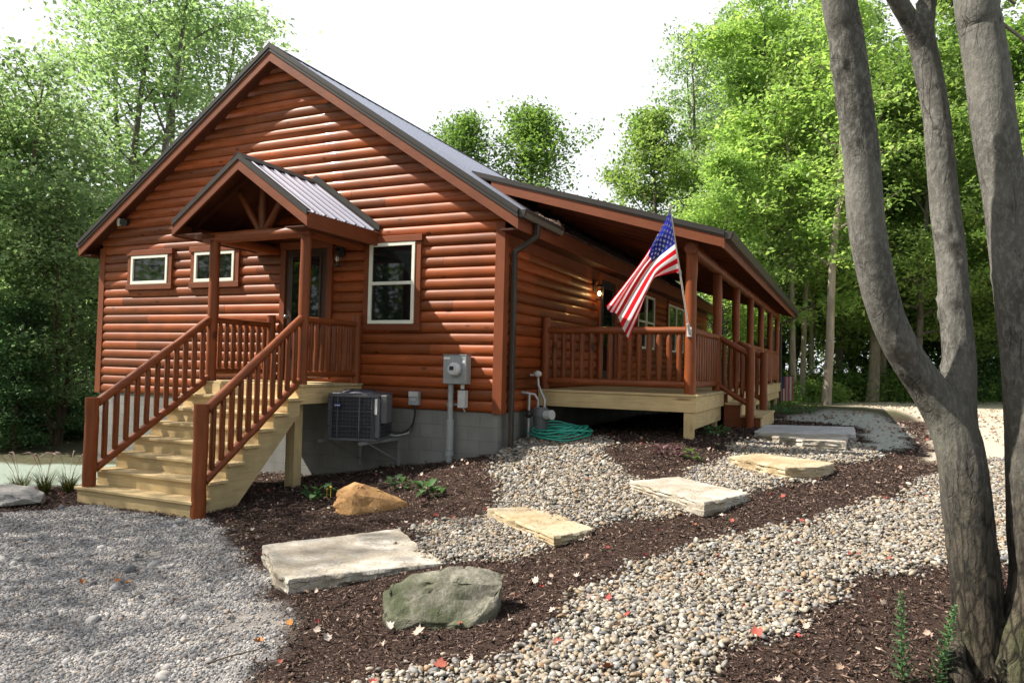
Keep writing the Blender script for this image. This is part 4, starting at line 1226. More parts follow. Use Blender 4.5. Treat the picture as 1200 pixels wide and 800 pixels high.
# gas meter
GXc, GYc = .30, .80
zg = gz(GXc, GYc)
t = thing('gas_meter', (GXc, GYc, zg), 'grey gas meter with bent pipes and regulator beside the porch corner', 'gas meter')
mb = MB(); mb.tube([(GXc, GYc, zg+.06),(GXc, GYc, zg+.30),(GXc, GYc, zg+.33)], [.105,.11,.12], 18); mb.tube([(GXc, GYc, zg+.331),(GXc, GYc, zg+.43),(GXc, GYc, zg+.47)], [.125,.125,.10], 18)
mb.build('meter_body', MAT['acgrey'], t, smooth=True, angle=40)
mb = MB(); mb.tube([(GXc+.10, GYc-.05, zg+.36),(GXc+.22, GYc-.09, zg+.37)], [.07,.075], 14); mb.build('index_cover', MAT['lpvc'], t, smooth=True)
mb = MB(); mb.tube([(GXc-.05, GYc, zg+.47),(GXc-.05, GYc, zg+.58),(GXc-.10, GYc-.02, zg+.66),(GXc-.2, GYc-.08, zg+.68),(.06, GYc-.22, zg+.69)], .022, 10); mb.tube([(GXc-.17, GYc-.06, zg+.69),(GXc-.17, GYc-.06, zg+.0)], .024, 10); mb.build('inlet_pipe', MAT['galv'], t, smooth=True)
mb = MB(); mb.tube([(GXc+.06, GYc, zg+.47),(GXc+.06, GYc, zg+.58),(GXc+.0, GYc+.02, zg+.68),(GXc-.06, GYc+.03, zg+.80),(GXc-.07, GYc+.03, zg+.92)], .022, 10); mb.build('outlet_pipe', MAT['galv'], t, smooth=True)
mb = MB(); mb.sphere((GXc-.06, GYc+.0, zg+.97), .065, .05, .05); mb.tube([(GXc-.13, GYc+.02, zg+.95),(GXc-.19, GYc+.02, zg+.95)], .018, 8); mb.build('regulator', MAT['lpvc'], t, smooth=True)
mb = MB(); mb.sphere((GXc-.17, GYc-.07, zg+.36), .06, .05, .06); mb.tube([(GXc-.23, GYc-.09, zg+.36),(GXc-.11, GYc-.05, zg+.36)], .03, 10); mb.build('shutoff_valve', MAT['black'], t, smooth=True)

# garden hose: a loose coil
rg = random.Random(5)
pts = []
N = 10*26
for i in range(N):
    a = 2*math.pi*i/26; k = i/26
    rr_ = .30+.09*math.sin(k*2.3)+.03*math.sin(3*a+k)
    lx = .62+.03*math.sin(k*5); ly = .86+.04*math.cos(k*4)
    x = lx+rr_*math.cos(a)*1.15+.05*math.sin(k*1.7); y = ly+rr_*math.sin(a)*.9-.05
    pts.append((x, y, gz(x, y)+.035+.012*k+.045*max(0, math.sin(a*1.5+k*2.1))+.05*max(0, math.sin(k*1.3+a))**2))
mb = MB(); mb.tube(pts, .0115, 8); 
tag(mb.build('garden_hose', MAT['hose'], None, smooth=True, loc=(.62,.86,gz(.62,.86))), 'loosely coiled teal garden hose lying on the pebbles by the gas meter', 'hose')

# lights
m = NT('lamp_bulb'); m.b.inputs['Emission Color'].default_value = (1,.62,.25,1); m.b.inputs['Emission Strength'].default_value = 14
MAT['bulb'] = m.fin((.9,.8,.6), .4)
m = NT('lantern_glass'); m.b.inputs['Transmission Weight'].default_value = 1.0
MAT['lglass'] = m.fin((.9,.88,.8), .25)
def lantern(f, u, z, label, lit):
    base = f(u, .05, z)
    t = thing('wall_lantern', base, label, 'lantern', 'lanterns on the log walls')
    B = lambda mb, *a: wbox(mb, f, *a)
    mb = MB(); B(mb, u-.055, u+.055, .048, .065, z-.02, z+.20); mb.build('back_plate', MAT['black'], t, bevel=.004)
    mb = MB(); mb.tube([f(u, .065, z+.14), f(u, .11, z+.20), f(u, .15, z+.19), f(u, .16, z+.12)], .009, 8); mb.build('arm', MAT['black'], t, smooth=True)
    mb = MB()
    for (h0, h1, r0, r1) in ((.06,.12,.085,.02),): 
        c0 = f(u, .16, z+h0); c1 = f(u, .16, z+h1); mb.tube([c0, c1], [r0, r1], 4)
    mb.build('cap', MAT['black'], t)
    mb = MB()
    for du in (-1, 1):
        for dd in (-1, 1):
            mb.tube([f(u+du*.045, .16+dd*.045, z-.17), f(u+du*.06, .16+dd*.06, z+.06)], .006, 5)
    B(mb, u-.052, u+.052, .108, .212, z-.185, z-.17); mb.build('cage', MAT['black'], t)
    mb = MB(); c = f(u, .16, z-.06); mb.sphere(c, .028, .028, .045); mb.build('bulb', MAT['bulb'] if lit else MAT['white'], t, smooth=True)
    if lit:
        l = bpy.data.lights.new('lantern_light', 'POINT'); l.energy = 2.2; l.color = (1,.55,.2); l.shadow_soft_size = .03
        lo = link(bpy.data.objects.new('lantern_light', l)); lo.location = Vector(f(u, .24, z-.06))-t.location; lo.parent = t
    return t
lantern(wallmap('side'), 3.95, 2.16, 'lit black lantern with warm bulb on the porch wall', True)
lantern(wallmap('front'), -2.83, 2.36, 'unlit dark lantern right of the entry door', False)
t = thing('security_light', (-7.84, -.05, 3.2), 'small round white and black security light high under the left eave', 'security light')
mb = MB(); mb.tube([(-7.84,-.045,3.2),(-7.84,-.09,3.2)], .06, 14); mb.tube([(-7.80,-.09,3.2),(-7.76,-.20,3.17)], [.04,.075], 14); mb.build('housing', MAT['black'], t, smooth=True)
mb = MB(); mb.tube([(-7.88,-.09,3.2),(-7.92,-.19,3.19)], [.045,.08], 14); mb.build('lamp_head', MAT['vinyl'], t, smooth=True)

# ------------------------------------------------------------------ flag
def cloth(name, c, tw=.5):
    m = NT(name); m.fin(c, .7, spec=.2)
    tr = m.n('ShaderNodeBsdfTranslucent'); tr.inputs[0].default_value = (*c, 1)
    mx = m.n('ShaderNodeMixShader'); mx.inputs[0].default_value = tw
    m.l(m.b.outputs[0], mx.inputs[1]); m.l(tr.outputs[0], mx.inputs[2]); m.l(mx.outputs[0], m.o.inputs['Surface'])
    return m.mat
MAT['fred'] = cloth('flag_red', (.62,.012,.022)); MAT['fwhite'] = cloth('flag_white', (.80,.80,.82)); MAT['fblue'] = cloth('flag_blue', (.02,.03,.28))
PB = Vector((2.40, 1.285, 1.24)); PT = Vector((2.25, .58, 2.92))
t = thing('flag_pole', PB, 'slanted silver flag pole held by a bracket on the porch corner post', 'flag pole')
pd = (PT-PB).normalized()
mb = MB(); mb.tube([PB+pd*.02, PB+pd*.95], .0135, 10); mb.tube([PB+pd*.95, PT], .0115, 10); mb.build('pole', MAT['alu'], t, smooth=True)
mb = MB(); mb.sphere(PT+pd*.02, .024, nu=10, nv=6); mb.build('finial', MAT['alu'], t, smooth=True)
mb = MB(); mb.box(2.365, 2.435, 1.295, 1.325, 1.16, 1.30); mb.tube([PB-pd*.03, PB+pd*.12], .022, 10); mb.build('bracket', MAT['lpvc'], t, bevel=.004)
mb = MB(); 
for k in (1.80, .89): mb.tube([PB+pd*(k-.02), PB+pd*(k+.02)], .021, 10); mb.sphere(PB+pd*k+Vector((-.025,-.01,0)), .016, nu=8, nv=6)
mb.build('clip', MAT['lpvc'], t, smooth=True)
# cloth: control columns (distance along the fly, three rows across the hoist), hanging in the plane of the pole
H0, H1 = PB+pd*1.79, PB+pd*.90
sidev = Vector((-RTV[0], -RTV[1], 0)).normalized()     # to the left of the photograph's viewer
awayv = Vector((-sidev.y, sidev.x, 0))
H5 = (H0+H1)/2
def cvec(p, dx, dz, dy=0): return p+sidev*dx+Vector((0,0,-dz))+awayv*dy
hoist = [H0.copy(), H0.lerp(H1, .25), H5, H0.lerp(H1, .75), H1.copy()]
colA = [cvec(H0,.145,.31,.05), cvec(H0,.165,.40,-.045), cvec(H5,.20,.17,.06), cvec(H1,.29,-.03,-.04), cvec(H1,.25,.06,.02)]
colB = [cvec(H0,.30,.58,.06), cvec(H0,.30,.66,-.05), cvec(H0,.28,.75,.07), cvec(H1,.40,.13,-.06), cvec(H1,.42,.15,.03)]
colC = [cvec(H0,.58,.98,.07), cvec(H0,.55,1.05,-.05), cvec(H0,.51,1.10,.08), cvec(H1,.60,.52,-.07), cvec(H1,.55,.58,.03)]
colD = [cvec(H0,.86,1.36,.07), cvec(H0,.79,1.43,-.05), cvec(H0,.72,1.48,.08), cvec(H1,.76,.86,-.07), cvec(H1,.70,.98,.03)]
cols = [hoist, colA, colB, colC, colD]; US = [0, .24, .42, .72, 1.0]
def catm(p, t_):
    n = len(p)-1; x = min(max(t_, 0), .99999)*n; i = int(x); f = x-i
    p0 = p[max(i-1, 0)]; p1 = p[i]; p2 = p[i+1]; p3 = p[min(i+2, n)]
    return .5*((2*p1)+(p2-p0)*f+(2*p0-5*p1+4*p2-p3)*f*f+(3*p1-p0-3*p2+p3)*f**3)
def uwarp(u):
    for i in range(4):
        if u <= US[i+1]: return (i+(u-US[i])/(US[i+1]-US[i]))/4
    return 1
def flagpt(u, v):
    rows = [catm(c, v) for c in cols]
    p = catm(rows, uwarp(u))
    amp = .028*min(1, u*3)
    return p+awayv*amp*math.sin(v*15+u*2.2)+sidev*.008*math.sin(v*9+u*7)*min(1, u*2)
NU, NV = 60, 39
mb = MB(); vs = [flagpt(i/NU, j/NV) for j in range(NV+1) for i in range(NU+1)]
fs = []; mi = []
for j in range(NV):
    for i in range(NU):
        fs.append((j*(NU+1)+i, j*(NU+1)+i+1, (j+1)*(NU+1)+i+1, (j+1)*(NU+1)+i))
        st_ = j//3
        mi.append(2 if (st_ < 7 and i < NU*.4) else (0 if st_ % 2 == 0 else 1))
mb.add(vs, fs); mb.m = mi
mb.cur = 1
for r in range(9):
    for c in range(6 if r % 2 == 0 else 5):
        u = (.4/12)*(1+2*c+(r % 2)); v = (7/13)/10*(r+1)
        P0 = flagpt(u, v); du = (flagpt(u+.01, v)-P0)/.01; dv = (flagpt(u, v+.01)-P0)/.01
        n_ = du.cross(dv).normalized()
        for sg in (1, -1):
            sv = []
            for k in range(10):
                a = -math.pi/2+k*math.pi/5; r_ = .0315 if k % 2 == 0 else .0128
                q = flagpt(u+r_*math.cos(a)/1.52*1.0, v+r_*math.sin(a)/.9)
                sv.append(q+n_*sg*.004)
            cpt = P0+n_*sg*.0045
            mb.add([cpt]+sv, [(0, 1+k, 1+(k+1) % 10) for k in range(10)])
fl = mb.build('flag', [MAT['fred'], MAT['fwhite'], MAT['fblue']], None, smooth=True, angle=180, loc=H0)
tag(fl, 'large american flag with stars and stripes hanging in folds from the porch pole', 'flag')

# small garden flag beyond the porch
P = at(921, 470, 24.0); gzf = gz(P[0], P[1])
zt_ = float(at(921, 441, 24)[2])
t = thing('garden_flag', (P[0], P[1], gzf), 'small faded garden flag with hanging stripes on a wire stand beyond the porch end', 'flag')
mb = MB(); mb.tube([(P[0]-.27, P[1], gzf), (P[0]-.27, P[1], zt_+.03), (P[0]+.25, P[1], zt_+.03)], .012, 6); mb.build('stand', MAT['black'], t)
mb = MB()
for k in range(9):
    x0 = P[0]-.25+.052*k; zb_ = max(gzf+.03, zt_-.80)
    mb.cur = k % 2
    mb.box(x0, x0+.052, P[1]-.008+.01*(k % 3), P[1]+.008+.01*(k % 3), zb_, zt_ if k > 3 else zt_-.40)
mb.cur = 2; mb.box(P[0]-.25, P[0]-.042, P[1]-.012, P[1]+.012, zt_-.399, zt_)
mb.build('cloth', [plain('faded_red', (.30,.07,.07), (.36,.1,.09), .8), plain('faded_white', (.42,.36,.34), (.5,.44,.42), .8), plain('faded_navy', (.03,.035,.08), (.05,.05,.1), .8)], t)

# ------------------------------------------------------------------ vegetation
def foliage(name, stops, trans, tw=.5):
    m = NT(name)
    g = m.n('ShaderNodeNewGeometry'); oi = m.n('ShaderNodeObjectInfo')
    cl = m.noise(m.coord((.55,.55,.55)), 1.3, 3)
    f = m.mth('ADD', m.mth('MULTIPLY', g.outputs['Random Per Island'], .55), m.rng(cl, .3, .7, 0, .45))
    c = m.ramp(f, stops)
    c = m.mix(1.0, c, m.rng(oi.outputs['Random'], 0, 1, .82, 1.18), 'MULTIPLY')
    m.l(c, m.b.inputs['Base Color']); m.b.inputs['Roughness'].default_value = .5; m.b.inputs['Specular IOR Level'].default_value = .3
    tr = m.n('ShaderNodeBsdfTranslucent')
    m.l(m.mix(1.0, c, trans, 'MULTIPLY'), tr.inputs[0])
    mx = m.n('ShaderNodeMixShader'); mx.inputs[0].default_value = tw
    m.l(m.b.outputs[0], mx.inputs[1]); m.l(tr.outputs[0], mx.inputs[2]); m.l(mx.outputs[0], m.o.inputs['Surface'])
    return m.mat
MAT['f_lime'] = foliage('lime_leaves', [(0,(.09,.155,.045)), (.4,(.19,.285,.085)), (.8,(.29,.37,.12)), (1,(.42,.45,.19))], (1.6,1.75,1.1))
MAT['f_mid'] = foliage('mid_green_leaves', [(0,(.055,.10,.034)), (.5,(.11,.19,.06)), (.85,(.17,.26,.08)), (1,(.24,.30,.10))], (1.9,1.9,1.0))
MAT['f_dark'] = foliage('dark_green_leaves', [(0,(.032,.066,.034)), (.5,(.068,.13,.06)), (.85,(.11,.19,.08)), (1,(.16,.24,.10))], (1.6,1.8,1.1), .45)
MAT['f_cool'] = foliage('cool_green_leaves', [(0,(.115,.18,.085)), (.5,(.215,.30,.14)), (.85,(.31,.39,.18)), (1,(.40,.40,.18))], (1.5,1.65,1.2))
def bark(name, c1, c2, c3=None, sc=7, st=.6, moss=None):
    m = NT(name)
    a = m.noise(m.coord((1, 1, .22)), sc, 7, .65, .8); b = m.noise(m.coord((1,1,.6)), sc*.35, 4)
    c = m.mix(m.rng(a, .35, .65), c1, c2)
    if c3: c = m.mix(m.rng(b, .45, .62), c, c3)
    if moss:
        sx = m.n('ShaderNodeSeparateXYZ'); tc = m.n('ShaderNodeTexCoord'); m.l(tc.outputs['Object'], sx.inputs[0])
        k = m.mth('MULTIPLY', m.rng(sx.outputs[2], 1.4, .2), m.rng(m.noise(m.coord(), 5, 5), .42, .6))
        c = m.mix(m.mth('MULTIPLY', k, .7), c, moss)
    m.bump(m.mth('ADD', a, m.mth('MULTIPLY', m.noise(m.coord((1,1,.35)), sc*5, 4), .4)), st, .02)
    return m.fin(c, .9, spec=.2)
MAT['b_grey'] = bark('grey_bark', (.07,.062,.05), (.15,.135,.115))
MAT['b_pale'] = bark('pale_bark', (.17,.145,.11), (.30,.265,.21))
MAT['b_brown'] = bark('brown_bark', (.06,.042,.028), (.13,.095,.066))

def limb_path(p0, d0, L, n, rng, wob=.12, up=.08):
    pts = [Vector(p0)]; d = Vector(d0).normalized()
    for i in range(n):
        d = (d+Vector((rng.uniform(-wob, wob), rng.uniform(-wob, wob), rng.uniform(-wob, wob)+up))).normalized()
        pts.append(pts[-1]+d*L/n)
    return pts
def tree_meshes(seed, H, tr, cb, cr, nleaf, leaf, shape='oval', stems=1, nlimb=34, lean=.02, drop=.1, clump=.34, fmat='f_mid', bmat='b_grey'):
    """trunk mesh with limbs and crown mesh of separate leaves, base at the origin"""
    rng = random.Random(seed); nr = np.random.default_rng(seed)
    mb = MB(); anchors = []
    for s in range(stems):
        a0 = 2*math.pi*s/stems+rng.random()
        spread = 0 if stems == 1 else .16
        d = Vector((math.cos(a0)*spread+rng.uniform(-lean, lean), math.sin(a0)*spread+rng.uniform(-lean, lean), 1))
        pts = [Vector((math.cos(a0)*tr*.8, math.sin(a0)*tr*.8, -.3)) if stems > 1 else Vector((0,0,-.3))]
        n = 12; dd = d.normalized()
        for i in range(n):
            dd = (dd+Vector((rng.uniform(-.05,.05), rng.uniform(-.05,.05), .06))).normalized()
            pts.append(pts[-1]+dd*H*.97/n)
        r0 = tr*(1 if stems == 1 else .72)
        rad = [r0*(1.25 if i == 0 else 1)*(1-i/(n+.6))**.75+.008 for i in range(n+1)]
        mb.tube(pts, rad, 9)
        nl = max(6, nlimb//stems)
        for k in range(nl):
            t = cb+(1-cb)*(k+rng.random())/nl*.97
            x = t*n; i = min(int(x), n-1); p = pts[i].lerp(pts[i+1], x-i)
            u = (t-cb)/(1-cb)
            if shape == 'cone': w = (1-u)**.8*.95+.08
            elif shape == 'oval': w = math.sin(math.pi*min(1, .18+.82*u))**.7*.95+.1
            elif shape == 'spire': w = min(1, (1-u)*2.7)**.85*.95+.06
            elif shape == 'top': w = .35+.65*math.sin(math.pi*min(1, .1+.8*u))
            else: w = (1-.55*u)
            L = cr*w*rng.uniform(.55, 1.25)
            az = k*2.399+rng.uniform(-.5, .5)+s
            elv = rng.uniform(.15, .8)+u*.5
            dv = Vector((math.cos(az)*math.cos(elv), math.sin(az)*math.cos(elv), math.sin(elv)))
            lp = limb_path(p, dv, L, 5, rng, .16, -drop*.5)
            lr = max(.012, rad[i]*.42)
            mb.tube(lp, [lr*(1-q/5.6)+.004 for q in range(6)], 5, caps=False)
            for q in range(2, 6): anchors.append((lp[q], .5+.5*w))
            for q in range(4):
                b = lp[rng.randint(1, 4)]
                az2 = az+rng.uniform(-1.3, 1.3)
                dv2 = Vector((math.cos(az2), math.sin(az2), rng.uniform(-.3, .7)))
                tp = limb_path(b, dv2, L*rng.uniform(.3, .55), 3, rng, .2, 0)
                mb.tube(tp, [.010, .007, .005, .003], 3, caps=False)
                for z in tp[1:]: anchors.append((z, 1))
    tm = mb.build('trunk', MAT[bmat], None, smooth=True, angle=60)
    tmesh = tm.data; bpy.data.objects.remove(tm)
    A = np.array([list(a[0]) for a in anchors])
    # leaves gather in sprays around the anchors
    wgt = nr.gamma(1.3, 1, len(A)); wgt /= wgt.sum()
    ai = nr.choice(len(A), nleaf, p=wgt)
    off = nr.normal(0, clump, (nleaf, 3)); off[:, 2] *= .55; off[:, 2] -= drop*np.abs(off[:, 0])
    C = A[ai]+off
    v = leaf_quads(nr, C, leaf)
    fm = np_mesh('crown', v.reshape(-1, 3), np.arange(nleaf*4).reshape(-1, 4), MAT[fmat])
    return tmesh, fm
def leaf_quads(nr, C, leaf, flat=.55):
    n = len(C)
    a = nr.uniform(0, 2*np.pi, n); t = nr.normal(0, flat, n); r = nr.normal(0, flat, n)
    dx = np.stack([np.cos(a)*np.cos(t), np.sin(a)*np.cos(t), np.sin(t)], -1)
    sx = np.stack([-np.sin(a), np.cos(a), np.zeros(n)], -1)
    nz = np.cross(dx, sx)
    sx = sx*np.cos(r)[:, None]+nz*np.sin(r)[:, None]
    nz = np.cross(dx, sx)
    s = leaf*nr.uniform(.45, 1.5, n)[:, None]
    return np.stack([C-dx*s*.5, C+sx*s*.32+nz*s*.08, C+dx*s*.6, C-sx*s*.32+nz*s*.08], 1)

KINDS = {}
def kind(name, **kw):
    KINDS[name] = tree_meshes(**kw)
kind('lime_a', seed=1, H=13, tr=.15, cb=.16, cr=3.3, nleaf=30000, leaf=.155, shape='oval', nlimb=46, fmat='f_lime', bmat='b_grey')
kind('lime_b', seed=2, H=15, tr=.16, cb=.2, cr=3.6, nleaf=30000, leaf=.155, shape='side', nlimb=46, fmat='f_lime', bmat='b_grey', drop=.25)
kind('mid_a', seed=3, H=13, tr=.17, cb=.2, cr=3.2, nleaf=26000, leaf=.15, shape='oval', nlimb=44, fmat='f_mid', bmat='b_grey')
kind('slender', seed=4, H=15, tr=.15, cb=.33, cr=2.1, nleaf=9000, leaf=.15, shape='oval', nlimb=30, fmat='f_lime', bmat='b_pale', lean=.01)
kind('airy', seed=5, H=14.5, tr=.20, cb=.30, cr=3.3, nleaf=34000, leaf=.135, shape='oval', stems=5, nlimb=60, fmat='f_cool', bmat='b_grey', clump=.42)
kind('cone', seed=6, H=14.5, tr=.18, cb=.2, cr=2.6, nleaf=24000, leaf=.155, shape='spire', nlimb=54, fmat='f_mid', bmat='b_grey', clump=.46)
kind('dark_a', seed=7, H=10, tr=.14, cb=.1, cr=2.8, nleaf=26000, leaf=.14, shape='oval', nlimb=44, fmat='f_dark', bmat='b_brown')
kind('dark_b', seed=8, H=8, tr=.11, cb=.06, cr=2.5, nleaf=24000, leaf=.13, shape='side', nlimb=40, fmat='f_dark', bmat='b_brown', drop=.2)
kind('bare', seed=9, H=15, tr=.24, cb=.55, cr=2.6, nleaf=14000, leaf=.16, shape='top', nlimb=26, fmat='f_mid', bmat='b_pale', lean=.01)
kind('edge', seed=10, H=9.5, tr=.10, cb=.18, cr=2.5, nleaf=22000, leaf=.125, shape='oval', stems=3, nlimb=48, fmat='f_cool', bmat='b_brown', clump=.36)
def tree(k, px, d, scale, rot, label, group=None, z=None, sxy=1.0, name='tree', cat='tree', base=None):
    P = at(px, 420, d) if base is None else base
    zz = gz(P[0], P[1]) if z is None else z
    t = thing(name, (P[0], P[1], zz), label, cat, group)
    t.rotation_euler[2] = rot; t.scale = (scale*sxy, scale*sxy, scale)
    tm, fm = KINDS[k]
    for nm, me in (('trunk', tm), ('crown', fm)):
        o = link(bpy.data.objects.new(nm, me)); o.parent = t
    return t
GL_, GR_, GC_ = 'trees left of the cabin', 'trees right of the cabin', 'trees behind the cabin roof'
tree('airy', 165, 22, 1.0, .3, 'tall airy tree with several grey stems rising behind the left roof slope', GL_, sxy=1.05)
tree('edge', 8, 17.5, .98, 1.0, 'bushy light green tree with thin dark stems at the left edge of the picture', GL_)
tree('mid_a', 85, 29, .62, 2.0, 'far mid green tree seen low beside the left eave of the cabin', GL_)
tree('edge', 70, 16.8, .66, 3.1, 'mid green bushy tree standing close beside the left corner of the cabin', GL_)
tree('dark_b', 22, 15.6, .42, 4.0, 'dark bushy tree in front of the woods behind the ornamental grasses', GL_)
tree('dark_b', 105, 23, .72, 5.2, 'low dark tree partly hidden by the cabin wall on the left', GL_)
tree('edge', -50, 16.5, .85, .6, 'leafy tree mostly cut off by the left edge of the picture', GL_)
tree('cone', 522, 43, 1.20, .5, 'loose pale tree top just above the roof ridge, left of the rounder one', GC_, sxy=.9)
tree('cone', 604, 42, 1.24, 1.9, 'full green pointed tree top rising above the middle of the cabin roof', GC_, sxy=1.05)
tree('mid_a', 572, 44, 1.02, 4.0, 'lower tree top filling the gap between the two trees behind the cabin roof', GC_)
tree('lime_a', 772, 33, 1.06, .8, 'large rounded green tree behind the flag and porch roof', GR_, sxy=.9)
tree('airy', 850, 37, 1.32, 2.2, 'very tall thin leaved tree reaching the top edge right of the white sky', GR_, sxy=.8)
tree('lime_a', 845, 27.5, .74, 2.7, 'lower lime green tree just behind the far porch roof', GR_)
tree('lime_b', 905, 29, 1.12, .2, 'bright lime tree filling the view above the far end of the porch', GR_)
tree('lime_a', 985, 34, 1.15, 1.5, 'tall lime green tree behind the slender pale trunk', GR_)
tree('slender', 968, 26.2, 1.05, 2.9, 'slender pale straight trunked tree standing alone on the lawn edge', GR_)
tree('bare', 1022, 31, 1.0, .9, 'thick tan trunk of the left tree in the pair at the back of the clearing', GR_)
tree('bare', 1033, 33, .95, 2.4, 'tan trunk just behind the thicker one in the pair at the clearing', GR_)
tree('lime_b', 1075, 29.5, .95, 3.6, 'yellow green leafy tree seen between the two left stems of the big grey tree', GR_)
tree('mid_a', 1120, 34, 1.1, 4.4, 'green tree seen between the middle and right stems of the big grey tree', GR_)
tree('lime_a', 1190, 30, 1.0, 5.0, 'leafy green tree at the right edge behind the big grey trunk', GR_)
tree('dark_a', 1150, 36, 1.0, 1.1, 'dark green tree deep in the woods on the right', GR_)
tree('dark_a', 1040, 38, 1.1, 2.1, 'dark green tree deep in the woods behind the tan trunk pair', GR_)
tree('mid_a', 930, 36, 1.15, 5.6, 'tall green tree behind the thin grey trunks at the porch end', GR_)
tree('slender', 931, 28, .98, .4, 'thin grey trunk right beside the small garden flag', GR_, sxy=.75)
tree('slender', 941, 30, 1.0, 4.1, 'second thin grey trunk right of the garden flag', GR_, sxy=.75)
tree('slender', 953, 33, 1.0, 5.3, 'thin leaning trunk left of the slender pale tree', GR_, sxy=.7)
tree('airy', 918, 40, 1.55, 3.9, 'very tall sparse tree reaching the top edge left of the slender pale trunk', GR_, sxy=.85)
tree('lime_b', 1000, 42, 1.75, 1.2, 'tallest lime tree at the back, above the tan trunk pair', GR_, sxy=.8)
tree('lime_a', 1120, 41, 1.9, 2.2, 'tallest lime tree at the back between the big grey stems', GR_, sxy=.8)
tree('mid_a', 1195, 38, 1.6, .2, 'tall mid green tree at the back behind the right stem of the big grey tree', GR_)
tree('lime_a', 1290, 24, .95, .2, 'leafy tree just beyond the right edge of the clearing', GR_)

# low growth at the wood edge
def bush_mesh(seed, n, rx, rz, leaf, fmat):
    nr = np.random.default_rng(seed)
    cen = nr.normal(0, .45, (26, 3))*np.array([rx, rx, 0])+np.abs(nr.normal(.35, .3, (26, 1)))*np.array([0,0,rz])
    C = cen[nr.integers(0, 26, n)]+nr.normal(0, .2, (n, 3))*np.array([rx, rx, rz*.8])
    C[:, 2] = np.abs(C[:, 2])
    return np_mesh('bush', leaf_quads(nr, C, leaf).reshape(-1, 3), np.arange(n*4).reshape(-1, 4), MAT[fmat])
BM = [bush_mesh(21, 7000, 1.2, 1.2, .095, 'f_mid'), bush_mesh(22, 5000, 1.3, 1.0, .12, 'f_lime'), bush_mesh(23, 9000, 1.5, 1.6, .10, 'f_dark')]
def bush(i, px, d, s, label, group):
    P = at(px, 420, d); o = link(bpy.data.objects.new('bush', BM[i])); o.location = (P[0], P[1], gz(P[0], P[1])-.05); o.scale = (s, s, s); o.rotation_euler[2] = px
    tag(o, label, 'bush', group)
GB = 'bushes at the edge of the woods'
bush(0, 905, 27, .9, 'green bush just left of the garden flag beyond the porch', GB)
bush(1, 960, 30, .9, 'low bright bush around the foot of the slender pale tree', GB)
bush(0, 995, 33, 1.2, 'green bush between the slender pale tree and the tan trunk pair', GB)
bush(1, 1050, 34, 1.1, 'light green bush right of the tan trunk pair', GB)
bush(2, 1110, 35, 1.2, 'dark bush seen between the stems of the big grey tree', GB)
bush(2, 1180, 35, 1.3, 'dark bush at the far right edge of the clearing', GB)
bush(0, 940, 33, 1.1, 'green bush behind the thin grey trunks by the garden flag', GB)
bush(2, 5, 17.3, .9, 'dark bush at the wood edge at the far left', GB)
bush(2, 48, 18.6, 1.0, 'dark bush at the wood edge above the middle ornamental grass', GB)
bush(2, 92, 20, .9, 'dark bush at the wood edge beside the stair newel', GB)
bush(0, 25, 20.5, .8, 'mid green bush deeper in the left wood edge', GB)

# woods that close the clearing on the viewer's side: they shade the drive and show in the window panes
WOODS_AROUND = [(-26, -14, -24, -15, -1, 9, 90, 150), (-18, -2, -30, -22, -1, 10, 110, 150), (0, 22, -34, -26, -1, 11, 110, 130), (-36, -28, -22, -14, -1, 8, 50, 110),
                (-27, -18.5, -4, 6, -1, 4.5, 50, 110), (24, 36, -22, 8, -1, 11, 120, 130), (30, 44, 8, 34, -1, 11, 80, 130)]
# the woods beyond, one mass nobody could count
nr = np.random.default_rng(99)
def woods(name, n, spans, leaf, fmat, hmax, hmin=0.0, bias=1.0):
    C = []
    for (pa, pb, da, db, hm, w_) in spans:
        k = int(n*w_)
        cx_ = nr.uniform(pa, pb, 90); cd_ = nr.uniform(da, db, 90); ch = hm*nr.random(90)**bias
        i = nr.integers(0, 90, k)
        px = cx_[i]; d = cd_[i]
        P = CAM[None]+(_fw[None]+RTV[None]*((px-600)/FOC)[:, None])*d[:, None]
        q = P+nr.normal(0, 1, (k, 3))*np.array([1.25, 1.25, .9]); q[:, 2] = hgt(P[:, 0], P[:, 1])+np.abs(ch[i]+nr.normal(0, .8, k))
        C.append(q)
    C = np.concatenate(C)
    me = np_mesh(name, leaf_quads(nr, C, leaf).reshape(-1, 3), np.arange(len(C)*4).reshape(-1, 4), MAT[fmat])
    tag(link(bpy.data.objects.new(name, me)), kind='stuff')
woods('far_woods', 95000, [(-160, 140, 24, 34, 7.0, .42), (700, 860, 38, 50, 5, .08), (850, 1330, 40, 52, 11, .5)], .30, 'f_dark', 8)
woods('far_woods', 42000, [(-160, 120, 26, 36, 8.0, .3), (840, 1330, 42, 54, 16, .7)], .30, 'f_mid', 14)
woods('undergrowth', 26000, [(870, 1330, 30, 40, .5, .75)], .10, 'f_mid', .6)

C = []
for (x0, x1, y0, y1, z0, z1, ncl, per) in WOODS_AROUND:
    cx_ = np.stack([nr.uniform(x0, x1, ncl), nr.uniform(y0, y1, ncl), nr.uniform(z0, z1, ncl)], -1)
    i = nr.integers(0, ncl, ncl*per)
    C.append(cx_[i]+nr.normal(0, 1, (ncl*per, 3))*np.array([1.3, 1.3, .8]))
C = np.concatenate(C); C[:, 2] = np.maximum(C[:, 2], -1.2)
mb = MB(); rg = random.Random(8)
for i in range(22):
    x, y = (rg.uniform(-17, -7), rg.uniform(-17, -11.5)) if i < 12 else (rg.uniform(-34, -16), rg.uniform(-28, -16))
    mb.tube([(x, y, -2), (x+rg.uniform(-.3,.3), y+rg.uniform(-.3,.3), 5), (x+rg.uniform(-.6,.6), y+rg.uniform(-.6,.6), 12), (x, y, 15)], [.2, .16, .1, .03], 8)
